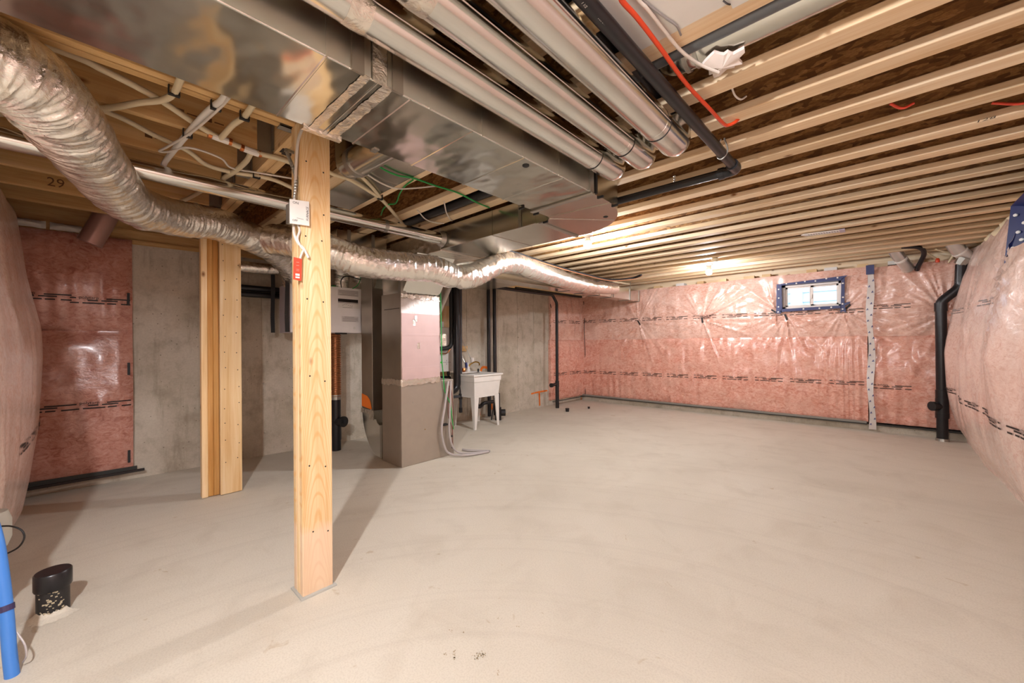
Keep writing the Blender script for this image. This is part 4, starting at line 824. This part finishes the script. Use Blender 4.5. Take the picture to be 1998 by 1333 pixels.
obj('body', MB().lathe([(.025, 0), (.03, .02), (.02, .05), (.018, .08)], (-4.55, 3.93, .77), (0, 0, 1), 14), WHITE, fa_); obj('spout', T(sm([(-4.55, 3.94, .83), (-4.54, 3.96, .88), (-4.52, 4.04, .915), (-4.50, 4.10, .90), (-4.50, 4.11, .86)], 6), .010, 10), BRASS, fa_)
obj('valve', MB().lathe([(.02, 0), (.03, .03), (.02, .06)], (-4.56, 3.85, .77), (0, 0, 1), 12), COPPER, fa_); obj('valve', MB().lathe([(.018, 0), (.026, .05), (.03, .09), (.02, .13)], (-4.57, 3.70, .77), (0, 0, 1), 12), BRASS, fa_); obj('drain_plug', MB().lathe([(.012, 0), (.014, .04), (.006, .05)], (-4.46, 4.05, .765), (0, 0, 1), 10), RUBB, fa_)
for a, b, c in (((-4.66, 3.86, 1.34), (-4.62, 3.95, 1.12), (-4.57, 4.02, .93)), ((-4.66, 3.83, 1.19), (-4.62, 3.88, .98), (-4.57, 3.91, .86))): obj('hose', T(sm([a, b, c], 6), .006, 8), ZINC, fa_); obj('hose_tag', MB().bar(Vector(c)+Vector((0, -.01, .05)), Vector(c)+Vector((0, .0, -.03)), .03, .02), INKB if c[1] < 4 else WHITE, fa_); obj('hose_tag', MB().bar(Vector(c)+Vector((.012, .012, .05)), Vector(c)+Vector((.012, .02, -.03)), .02, .02), WHITE, fa_)
obj('mounting_block', B(xw(3.97), xw(3.97)+.04, 3.86, 4.05, 1.08, 1.16), W_Y, fa_); obj('shutoff', MB().lathe([(.01, 0), (.02, .02), (.01, .03)], (xw(3.9)+.01, 3.85, 1.33), (1, 0, 0), 8), ZINC, fa_)
tp_ = thing('drain_trap', 'black drain trap and cleanout below the laundry tub', 'pipe', (-4.36, 4.35, 0))
obj('floor_pipe', T([(-4.36, 4.37, 0), (-4.36, 4.37, .20)], .050, 18), BLACK, tp_, smooth=40); obj('coupling', T([(-4.36, 4.37, .10), (-4.36, 4.37, .15)], .056, 18), BLACK, tp_, smooth=40); obj('riser', T([(-4.36, 4.37, .2), (-4.36, 4.37, .42)], .030, 14), BLACK, tp_, smooth=40)
obj('trap_arm', T(bend([(-4.36, 4.37, .30), (-4.36, 4.05, .30), (-4.36, 3.98, .24), (-4.36, 3.92, .30), (-4.36, 3.92, .45)], .05), .028, 14), BLACK, tp_, smooth=40); obj('cleanout_plug', T([(-4.36, 4.40, .11), (-4.30, 4.47, .11)], .052, 18), RUBB, tp_, smooth=40)
obj('brace', MB().bar((-4.36, 4.22, .02), (-4.36, 4.28, .26), .012, .012), RUBB, tp_)
# hoses on the furnace side
for k, (pts, r, lab) in enumerate((([(-3.36, 2.62, .80), (-3.355, 2.57, .55), (-3.35, 2.52, .30), (-3.345, 2.56, .10), (-3.32, 2.62, .03), (-3.22, 2.70, .02), (-3.17, 2.82, .015), (-3.13, 2.98, .015)], .012, 'grey drain hose looping down furnace side onto the floor, outer loop'), ([(-3.36, 2.655, .80), (-3.355, 2.635, .50), (-3.35, 2.62, .25), (-3.345, 2.66, .10), (-3.33, 2.72, .03), (-3.25, 2.80, .014), (-3.165, 2.97, .012)], .010, 'grey drain hose looping down furnace side onto the floor, inner loop'), ([(-3.42, 2.86, .014), (-3.33, 2.88, .014), (-3.18, 2.99, .014), (-3.14, 3.01, .014)], .012, 'grey hose end lying on the floor right of the furnace'))):
    tag(obj('drain_hose', T(sm(pts, 8), r, 10), HOSE, smooth=50), lab, 'hose')
tag(obj('thermostat_wire', T(sm([(-3.37, 2.535, 1.78), (-3.37, 2.54, 1.45), (-3.37, 2.545, 1.05), (-3.365, 2.56, .86), (-3.37, 2.58, .70), (-3.355, 2.64, .55), (-3.355, 2.66, .42), (-3.355, 2.68, .28)], 8), .006, 6), GREEN), 'green wire running down the furnace side edge', 'wire')
for pts, lab in (([(-3.365, 2.64, .75), (-3.355, 2.61, .45), (-3.355, 2.66, .30), (-3.355, 2.665, .10)], 'thin brown wire dangling on furnace side, longer'), ([(-3.365, 2.665, .70), (-3.355, 2.68, .45), (-3.355, 2.66, .22)], 'thin brown wire dangling on furnace side, shorter')):
    wv = obj('sensor_wire', T(sm(pts, 6), .0035, 6), DKRED); tag(wv, lab, 'wire'); obj('connector', MB().lathe([(.008, 0), (.01, .02)], pts[-1], (0, 0, -1), 8), RUBB, wv)
tag(obj('hose_clip', MB().box(-3.384, -3.345, 2.545, 2.60, .335, .355), RUBB), 'small black clip holding hoses to the furnace side', 'clip')
# back right stack, tin elbows, misc at the ceiling end
sk = thing('drain_stack', 'black drain stack with offset and cleanout by the back right corner', 'pipe', (.55, 6.86, 0))
obj('pipe', T(bend([(.545, 6.86, .0), (.545, 6.86, 1.64), (.70, 6.86, 1.80), (.71, 6.86, 2.06)], .05, 5), .050, 24), BLACK, sk, smooth=40)
for a, b, r in (((.545, 6.86, .50), (.545, 6.86, .60), .056), ((.545, 6.86, .27), (.545, 6.86, .33), .060), ((.545, 6.86, .33), (.545, 6.86, .50), .058), ((.545, 6.86, 1.53), (.545, 6.86, 1.63), .056), ((.71, 6.86, 1.82), (.71, 6.86, 1.86), .056)): obj('coupling', T([a, b], r, 24), BLACK, sk, smooth=40)
obj('cleanout', T([(.545, 6.86, .41), (.47, 6.80, .41)], .046, 20), BLACK, sk, smooth=40); obj('plug', T([(.475, 6.804, .41), (.455, 6.788, .41)], .054, 20), RUBB, sk, smooth=40); obj('base_sleeve', T([(.545, 6.86, 0), (.545, 6.86, .03)], [.060, .055], 20), ZINC, sk)
for pts, r, lab in (([(.14, 6.76, 2.33), (.20, 6.86, 2.22), (.29, 7.0, 2.08)], .062, 'shiny tin duct elbow entering the back wall insulation beside window'), ([(.62, 6.72, 2.33), (.68, 6.80, 2.22), (.77, 6.88, 2.12)], .068, 'shiny tin duct elbow above the drain stack in the corner')):
    e_ = obj('tin_elbow', T(bend(pts, .04), r, 22), TIN, smooth=40); tag(e_, lab, 'duct'); p = Vector(pts[1]); q = Vector(pts[2]); obj('joint_ring', T([p.lerp(q, .1), p.lerp(q, .22)], r*1.05, 22), WHITE, e_)
tag(obj('tin_boot', MB().tube([(.74, 6.84, 2.13), (.70, 6.86, 2.06)], [.075, .055], 8), ZINC), 'angular tin fitting on top of the drain stack', 'duct')
tag(obj('curved_pipe', T(sm([(.22, 6.58, 2.30), (.36, 6.66, 2.28), (.41, 6.80, 2.22), (.37, 6.95, 2.10), (.36, 7.0, 2.06)], 8), .024, 14), BLACK, smooth=40), 'black hose curling down between the two tin elbows', 'pipe')
for k, (a, b) in enumerate((((.42, 6.8, 2.24), (.52, 6.95, 2.17)), ((.50, 6.75, 2.25), (.64, 6.9, 2.2)), ((.66, 6.86, 2.20), (.62, 6.95, 2.11)))): tag(obj('pex_pipe', T([a, b], .010, 8), CREAM), ('cream pipe stub left of the orange valve at the back corner', 'cream pipe above the orange valve at the back corner', 'cream pipe stub beside the corner tin elbow')[k], 'pipe')
tag(obj('valve', MB().lathe([(.012, 0), (.02, .02), (.018, .05)], (.53, 6.94, 2.17), (0, 0, -1), 10), ORANGE), 'small orange valve under the ceiling at the back corner', 'valve')

# ================================================================== OVERHEAD PIPES, CABLES
ab = thing('overhead_pipe', 'black plastic pipe overhead, turning left at an elbow', 'pipe', (-.6, 1.8, 2.19))
obj('pipe', T([(-.640, -2.0, 2.21), (-.625, .97, 2.21), (-.592, 2.50, 2.19)], .0245, 20), BLACK, ab, smooth=40); obj('pipe', T([(-.62, 2.555, 2.19), (-1.5, 2.57, 2.205), (-3.2, 2.60, 2.23)], .0245, 20), BLACK, ab, smooth=40) if False else obj('pipe', T([(-.62, 2.555, 2.19), (-1.37, 2.567, 2.20)], .0245, 20), BLACK, ab, smooth=40)
obj('elbow', T(bend([(-.592, 2.46, 2.19), (-.590, 2.556, 2.19), (-.67, 2.557, 2.19)], .05, 8), .031, 20), BLACK, ab, smooth=40); obj('hub', T([(-.655, 2.557, 2.19), (-.685, 2.557, 2.19)], .034, 20), BLACK, ab)
mb = MB(); vs, fs = text_mesh('ABS-DWV 1 1/2')
def pm(p): return p
for w_, yy in (('1 1/2', .98), ('ABS-DWV', 1.06), ('CSA', 1.22), ('B181.2', 1.29)):
    text(mb, w_, (-.6245+.0215*(yy-.97), yy, 2.1853), (0, 1, 0), (1, 0, 0), .012)
obj('printed_text', mb, WHITE, ab)
obj('pipe_hanger', T(sm([(-.602, 2.29, 2.27), (-.625, 2.29, 2.2), (-.60, 2.29, 2.163), (-.57, 2.29, 2.2), (-.585, 2.29, 2.27)], 5), .004, 6), ZINC, ab)
mb = MB()
for k in range(6): mb.lathe([(.004, 0), (.008, .006), (.004, .012)], (-.945, 2.56, 2.262-k*.015), (0, 0, -1), 8)
obj('chain_hanger', mb, ZINC, ab)
tag(obj('overhead_pipe', T([(-.755, -1.8, 2.345), (-.755, 1.1, 2.345), (-.755, 1.99, 2.345)], .030, 18), plain('dark_pipe', '202227', .3), smooth=40), 'second black pipe higher up, above the round ducts', 'pipe')
tag(obj('overhead_pipe', T([(-.56, -1.8, 2.315), (-.56, 1.37, 2.315)], .030, 18), plain('dark_pipe2', '24262c', .3), smooth=40), 'dark pipe against the white drywall patch overhead', 'pipe') if False else None
tag(obj('wood_block', B(-.74, -.645, 1.09, 1.15, 2.22, 2.27), W_X, bevel=.003), 'short wood block beside the black overhead pipe', 'wood block')
tag(obj('branch_pipe', T([(-3.1, 2.175, 2.235), (-1.68, 2.15, 2.235)], .028, 16), BLACK, smooth=40), 'black pipe tucked between joist and branch duct', 'pipe') if False else tag(obj('branch_pipe', T([(-3.3, 1.975, 2.30), (-1.3, 1.985, 2.30)], .040, 16), BLACK, smooth=40), 'black pipe in the joist bay beside the branch duct', 'pipe')
tag(obj('joist_pipe', T([(-.70, 1.535, 2.305), (.9, 1.535, 2.305)], .028, 16), GREYP, smooth=40), 'grey steel pipe in the joist bay next to the drywall patch', 'pipe')
bd = thing('round_duct', 'silver round duct lying in the joist bay at the upper right', 'duct', (0, 1.63, 2.36))
obj('pipe', T([(-.50, 1.63, 2.345), (.95, 1.63, 2.345)], .066, 26), GALVX, bd, smooth=40); obj('elbow', T(bend([(-.49, 1.63, 2.345), (-.62, 1.63, 2.345), (-.63, 1.63, 2.50)], .08, 7), .064, 26), GALVX, bd, smooth=40)
for x in (-.50, -.54): obj('collar', T([(x, 1.63, 2.345), (x-.014, 1.63, 2.345)], .069, 26), ZINC, bd, smooth=40)
rf = np.random.default_rng(77); mb = MB(); n = 26; vs = [(-.425, 1.645, 2.235)]
for k in range(n): a = 2*PI*k/n; q = .055*(.75+.65*rf.random()); vs.append((-.425+q*math.cos(a)*1.1, 1.645+q*math.sin(a), 2.245+.02*rf.random()))
vs += [(x, y, z+.012) for x, y, z in vs]; m_ = n+1
fs = [(0, 1+k, 1+(k+1) % n) for k in range(n)]+[(m_, m_+1+(k+1) % n, m_+1+k) for k in range(n)]+[(1+k, m_+1+k, m_+1+(k+1) % n, 1+(k+1) % n) for k in range(n)]
tag(obj('torn_foam', mb.add(vs, fs), plain('torn_foam', 'e2d8d0', .8), smooth=30), 'torn white foam scrap around a cable in the ceiling', 'foam')
def cable(pts, r, m, lab, name='electrical_cable', cat='cable', n=6): return tag(obj(name, T(sm(pts, n), r, 8), m, smooth=60), lab, cat)
cable([(-.552, .6, 2.225), (-.552, 1.034, 2.225), (-.555, 1.102, 2.225), (-.551, 1.197, 2.228), (-.550, 1.378, 2.228), (-.553, 1.641, 2.23), (-.541, 1.893, 2.235), (-.533, 2.079, 2.24), (-.521, 2.116, 2.245), (-.494, 2.136, 2.26), (-.47, 2.2, 2.32)], .008, ORANGE, 'bright orange cable overhead beside the black pipe')
cable([(-.54, .7, 2.25), (-.532, 1.122, 2.25), (-.525, 1.204, 2.25), (-.52, 1.348, 2.25), (-.512, 1.469, 2.25), (-.487, 1.583, 2.25), (-.441, 1.66, 2.235)], .006, WCAB, 'white cable overhead ending in the torn foam')
cable([(-.45, 1.86, 2.30), (-.45, 1.927, 2.275), (-.437, 1.974, 2.27), (-.422, 2.004, 2.29)], .004, WCAB, 'short white cable end below the torn foam')
cable([(-.53, 1.1, 2.256), (-.518, 1.2, 2.256), (-.498, 1.293, 2.256), (-.485, 1.346, 2.256), (-.49, 1.40, 2.258)], .0035, INKG, 'thin grey cable on the drywall patch') 
cable([(.05, 2.55, 2.30), (.09, 2.58, 2.275), (.13, 2.60, 2.29)], .006, RED, 'short red wire showing between the right joists, left one', 'wire', 'wire'); cable([(.40, 2.88, 2.30), (.5, 2.92, 2.275), (.62, 2.95, 2.29)], .006, RED, 'short red wire showing between the right joists, right one', 'wire', 'wire')
# gas line and cream pipe along the return duct
BC = [(-2.88, 2.75, 2.21), (-2.88, 2.95, 2.185), (-2.88, 3.23, 2.175), (-2.88, 3.68, 2.145), (-2.88, 4.10, 2.125), (-2.91, 4.70, 2.12), (-3.0, 5.42, 2.15), (-3.0, 5.9, 2.21), (-2.9, 6.05, 2.24), (-2.75, 6.0, 2.26)]
gl = cable(BC, .018, RUBB, 'black cable bundle with orange wire along the return duct')
obj('orange_wire', T(sm([(x+.012, y, z-.014) for x, y, z in BC], 6), .006, 6), plain('dull_orange', 'cf8a62', .5), gl)
cable([(-2.98, 3.1, 2.18), (-2.98, 3.7, 2.155), (-3.0, 4.25, 2.115), (-3.05, 4.9, 2.12), (-3.12, 5.7, 2.17), (-3.2, 6.5, 2.22)], .013, CREAM, 'cream water pipe beside the black cable bundle', 'pex_pipe', 'pipe')
# insulated lines in the far left joists
px = lambda pts, r, lab, m=CREAM, nm='pex_pipe', ct='pipe': cable(pts, r, m, lab, nm, ct)
px([(-2.80, -.40, 2.255), (-2.77, -.25, 2.255), (-2.70, -.12, 2.255), (-2.5, .06, 2.255), (-2.341, .157, 2.255), (-2.246, .223, 2.255), (-2.142, .25, 2.25), (-1.98, .252, 2.235), (-1.7, .25, 2.24)], .013, 'cream pipe with red print crossing the left joists to the duct')
px([(-2.95, -.35, 2.258), (-2.90, -.26, 2.255), (-2.756, -.17, 2.255)], .012, 'cream pipe stub at the far left joists')
c_ = px([(-2.25, -.5, 2.32), (-2.256, -.06, 2.32), (-2.27, .05, 2.31), (-2.29, .14, 2.30), (-2.333, .24, 2.29), (-2.41, .36, 2.275), (-2.46, .47, 2.262), (-2.475, .61, 2.25), (-2.465, .73, 2.25), (-2.47, .80, 2.25), (-2.5, 1.0, 2.24)], .014, 'long cream pipe running diagonally under the left joists with copper tees')
for p in ((-2.46, .47, 2.26), (-2.478, .61, 2.25)):
    obj('tee_fitting', T([(p[0]+.005, p[1]-.035, p[2]), (p[0], p[1]+.035, p[2]-.003)], .017, 10), WHITE, c_); obj('crimp_ring', T([(p[0]+.006, p[1]-.05, p[2]+.002), (p[0]+.005, p[1]-.035, p[2])], .018, 10), COPPER, c_); obj('crimp_ring', T([(p[0], p[1]+.035, p[2]), (p[0], p[1]+.05, p[2]-.001)], .018, 10), COPPER, c_)
px([(-1.7, .40, 2.24), (-1.998, .397, 2.24), (-2.121, .388, 2.252), (-2.24, .372, 2.255), (-2.505, .344, 2.25), (-2.867, .316, 2.25), (-2.93, .30, 2.22), (-2.93, .295, 2.19)], .014, 'white wrapped pipe crossing the left joists down to the silver duct', WHITE)
px([(-1.7, .49, 2.24), (-2.026, .494, 2.24), (-2.138, .497, 2.252), (-2.248, .481, 2.255), (-2.36, .474, 2.255), (-2.45, .47, 2.258)], .013, 'cream pipe from the main duct edge to the first copper tee')
px([(-2.478, .612, 2.248), (-2.636, .624, 2.25), (-2.847, .607, 2.245), (-2.93, .577, 2.225), (-2.93, .57, 2.19)], .014, 'cream pipe from the second copper tee to the silver duct')
px([(-2.68, -.1, 2.33), (-2.70, .10, 2.32), (-2.754, .243, 2.30), (-2.816, .386, 2.29), (-2.88, .483, 2.262), (-2.86, .597, 2.25), (-2.81, .746, 2.25), (-2.816, .849, 2.25), (-2.88, 1.0, 2.24)], .013, 'cream pipe under the left joists passing the beam end')
px([(-1.95, .405, 2.222), (-2.1, .397, 2.232), (-2.416, .351, 2.232), (-2.687, .29, 2.232), (-2.79, .267, 2.235), (-2.76, .304, 2.235), (-2.641, .373, 2.24), (-2.677, .512, 2.245), (-2.78, .583, 2.245), (-2.747, .702, 2.245), (-2.718, .791, 2.245), (-2.68, .95, 2.25)], .0055, 'thin white cable looping under the left joists', WCAB, 'electrical_cable', 'cable')
px([(-3.85, .45, 2.258), (-3.575, .509, 2.258), (-3.30, .55, 2.258)], .013, 'cream pipe behind the foil duct bend under the left joists')
px([(-2.4, .9, 2.245), (-2.439, 1.032, 2.245), (-2.445, 1.131, 2.245), (-2.521, 1.288, 2.245), (-2.639, 1.466, 2.25), (-2.806, 1.646, 2.25), (-3.066, 1.924, 2.24)], .013, 'cream pipe right of the post crossing the joist pan')
px([(-2.33, 1.12, 2.25), (-2.365, 1.176, 2.25), (-2.471, 1.3, 2.25), (-2.60, 1.433, 2.25)], .011, 'shorter cream pipe joining it under the joist pan')
px([(-2.30, 1.17, 2.25), (-2.368, 1.317, 2.25), (-2.373, 1.432, 2.25), (-2.289, 1.538, 2.262), (-2.232, 1.645, 2.29)], .0055, 'white cable bowing below the joist pan', WCAB, 'electrical_cable', 'cable')
px([(-2.69, 1.8, 2.27), (-2.784, 1.944, 2.25), (-2.809, 2.057, 2.25), (-2.80, 2.15, 2.26)], .005, 'white cable end hanging behind the branch duct, left', WCAB, 'electrical_cable', 'cable')
px([(-2.38, 1.83, 2.27), (-2.524, 1.963, 2.25), (-2.637, 2.088, 2.25), (-2.70, 2.16, 2.265)], .005, 'white cable end hanging behind the branch duct, right', WCAB, 'electrical_cable', 'cable')
px([(-2.10, 1.08, 2.27), (-2.159, 1.195, 2.25), (-2.185, 1.319, 2.25), (-2.167, 1.422, 2.258), (-2.158, 1.591, 2.255), (-2.159, 1.78, 2.26), (-2.184, 1.982, 2.25), (-2.225, 2.15, 2.262)], .006, 'green ground wire stapled across the joists by the main duct', GREEN, 'ground_wire', 'wire')
px([(-2.194, 1.44, 2.26), (-2.319, 1.458, 2.26), (-2.464, 1.507, 2.26), (-2.629, 1.573, 2.25), (-2.689, 1.55, 2.25), (-2.806, 1.571, 2.25), (-2.93, 1.62, 2.24)], .005, 'second green ground wire curling away to the left', GREEN, 'ground_wire', 'wire')
for k, (x, y) in enumerate(((-2.12, .25), (-2.12, .39), (-2.12, .497), (-2.50, .345), (-2.81, .72), (-2.60, 1.43))):
    tag(obj('pipe_clip', MB().box(x-.009, x+.009, y-.019, y-.015, 2.236, 2.27).box(x-.009, x+.009, y+.015, y+.019, 2.236, 2.27).box(x-.009, x+.009, y-.019, y+.019, 2.232, 2.237), RUBB), ('black pipe clip on the first left joist, nearest camera', 'black pipe clip on the first left joist, middle', 'black pipe clip on the first left joist, nearest post', 'black pipe clip on the second left joist', 'black pipe clip under the timber beam', 'black pipe clip at the joist pan edge')[k], 'clip', 'black pipe clips')

# ================================================================== LAMPS
def lamp(x, y, lab, lit):
    t = thing('bulb_lamp', lab, 'lamp', (x, y, 2.27))
    obj('base', MB().lathe([(.055, 0), (.055, .008), (.035, .022), (.024, .040), (.020, .045)], (x, y, 2.27), (0, 0, -1), 24), WHITE, t, smooth=40)
    obj('collar', MB().lathe([(.024, 0), (.033, .018), (.0385, .034), (.0385, .036)], (x, y, 2.226), (0, 0, -1), 24), WHITE, t, smooth=60)  # collar added to shield the joists above from the bulb's upward light
    obj('bulb', MB().lathe([(.010, 0), (.018, .012), (.033, .036), (.039, .060), (.036, .082), (.022, .098), (.003, .104)], (x, y, 2.226), (0, 0, -1), 20), lit, t, smooth=60)
lamp(-2.095, 3.37, 'lit bare bulb in white socket near the duct elbow', LIT[0]); lamp(-1.72, 5.90, 'lit bare bulb in white socket nearer the back wall', LIT[1]); lamp(-.45, -.55, 'lit bare bulb in white socket behind the camera', LIT[2])
pd = np.random.default_rng(3); mb = MB()
mb.lathe([(.03, 0), (.045, .01), (.05, .02), (.035, .035), (.03, .05)], (-1.53, 5.50, 2.27), (0, 0, -1), 9)
tag(obj('foam_scrap', mb, FOAM), 'white scrap of foam stuck between the joists near the bulbs', 'foam')
ls = thing('slotted_strip', 'white slotted plastic strip stapled under the far joists', 'plastic strip', (-.4, 4.97, 2.265))
obj('strip', MB().add([(-.56, 4.90, 2.262), (-.53, 4.87, 2.262), (-.24, 4.93, 2.262), (-.24, 5.03, 2.262), (-.53, 4.97, 2.262)]+[(a, b, 2.256) for a, b in ((-.56, 4.90), (-.53, 4.87), (-.24, 4.93), (-.24, 5.03), (-.53, 4.97))], [(0, 1, 2, 3, 4), (9, 8, 7, 6, 5)]+[(i, 5+i, 5+(i+1) % 5, (i+1) % 5) for i in range(5)]), WHITE, ls)
mb = MB()
for k in range(12): x = -.50+k*.02; y = 4.92+(x+.5)*.2; mb.obox((x, y, 2.2555), (.004, .0, 0), (.003, .02, 0), (0, 0, .0008))
obj('slot', mb, INKG, ls); obj('end_tab', MB().obox((-.245, 4.98, 2.258), (.02, 0, 0), (.0, .065, 0), (0, 0, .004)), plain('lilac_tab', 'b9aec0', .5), ls)

# ================================================================== NEAR LEFT FLOOR ITEMS
sb = thing('floor_stub', 'capped black drain stub rising from the floor at lower left', 'pipe', (-2.745, -.105, 0))
obj('pipe', T([(-2.745, -.105, -.01), (-2.745, -.105, .16)], .052, 28), plain('dirty_abs', '201e1f', .5), sb, smooth=40); obj('cap', MB().lathe([(.058, .115), (.060, .12), (.060, .185), (.056, .19), (.0, .191)], (-2.745, -.105, 0), (0, 0, 1), 28), BLACK, sb, smooth=40)
r_ = np.random.default_rng(8); mb = MB()
for k in range(60):
    a = -1.0+1.7*r_.random(); z = .01+.11*r_.random()**1.6; q = .0525; s_ = .002+.003*r_.random(); mb.obox((-2.745+q*math.cos(a), -.105+q*math.sin(a), z), (-s_*math.sin(a), s_*math.cos(a), 0), (.0006, 0, 0), (0, 0, s_*.7))
obj('cement_spatter', mb, plain('cement', 'b7ab90', .9), sb, kind='stuff'); mb = MB(); X = np.zeros((30, 4, 3))
for i in range(30):
    a = -1.5+2.5*i/29
    for k in range(4): q = (.050, .055, .068, .085+.02*r_.random())[k]; X[i, k] = (-2.745+q*math.cos(a), -.105+q*math.sin(a), (.022+.014*r_.random(), .016, .008, .001)[k])
obj('cement_collar', mb.grid(X), FLOOR, sb, smooth=60)
bp = thing('water_service', 'blue water service pipe rising from the floor at lower left edge', 'pipe', (-2.33, -.187, 0))
obj('pipe', T(sm([(-2.33, -.187, -.01), (-2.36, -.196, .08), (-2.395, -.205, .20), (-2.43, -.218, .34), (-2.475, -.24, .50), (-2.56, -.29, .66)], 8), .019, 18), BLUE, bp, smooth=40)
obj('band', T([(-2.399, -.206, .215), (-2.405, -.208, .235)], .022, 18), PURPLE, bp); mb = MB()
for k in range(5): mb.tube([(-2.409-.003*k, -.210-.001*k, .245+.012*k), (-2.410-.003*k, -.210-.001*k, .248+.012*k)], .0205, 14)
obj('wire_wrap', mb, HOSE, bp); obj('tie_tail', T(sm([(-2.38, -.18, .13), (-2.35, -.16, .09), (-2.34, -.155, .05), (-2.36, -.165, .02)], 6), .003, 6), HOSE, bp)
mt = thing('water_meter', 'pale water meter with black wire loop at the lower left edge', 'water meter', (-2.9, -.29, .30))
obj('body', MB().lathe([(.0, 0), (.05, .005), (.062, .04), (.062, .12), (.05, .16), (.0, .17)], (-2.86, -.290, .315), (0, 0, 1), 20), plain('meter_grey', 'c9c9bf', .5), mt, smooth=50); obj('coupling', MB().lathe([(.02, 0), (.024, .03), (.02, .06)], (-2.83, -.275, .335), (0, 0, -1), 12), BRASS, mt); obj('valve', MB().lathe([(.022, 0), (.03, .015), (.02, .03)], (-2.82, -.272, .285), (0, 0, -1), 10), RUBB, mt)
obj('wire_loop', T(sm([(-2.82, -.262, .42), (-2.78, -.225, .42), (-2.755, -.195, .40), (-2.75, -.187, .365), (-2.765, -.205, .325), (-2.80, -.245, .297), (-2.82, -.265, .285)], 8), .0035, 8), RUBB, mt)
for x, y, s, lab in ((-3.97, 5.68, .05, 'broken black pipe stub in the floor near the corner'), (-3.85, 6.18, .03, 'tiny black stub in the floor by the back wall')):
    q = obj('floor_stub', MB().tube([(x, y, 0), (x, y, s*1.2)], s*.6, 10, fr=lambda i, k: 1+.25*math.sin(k*3)*i), BLACK); tag(q, lab, 'pipe')
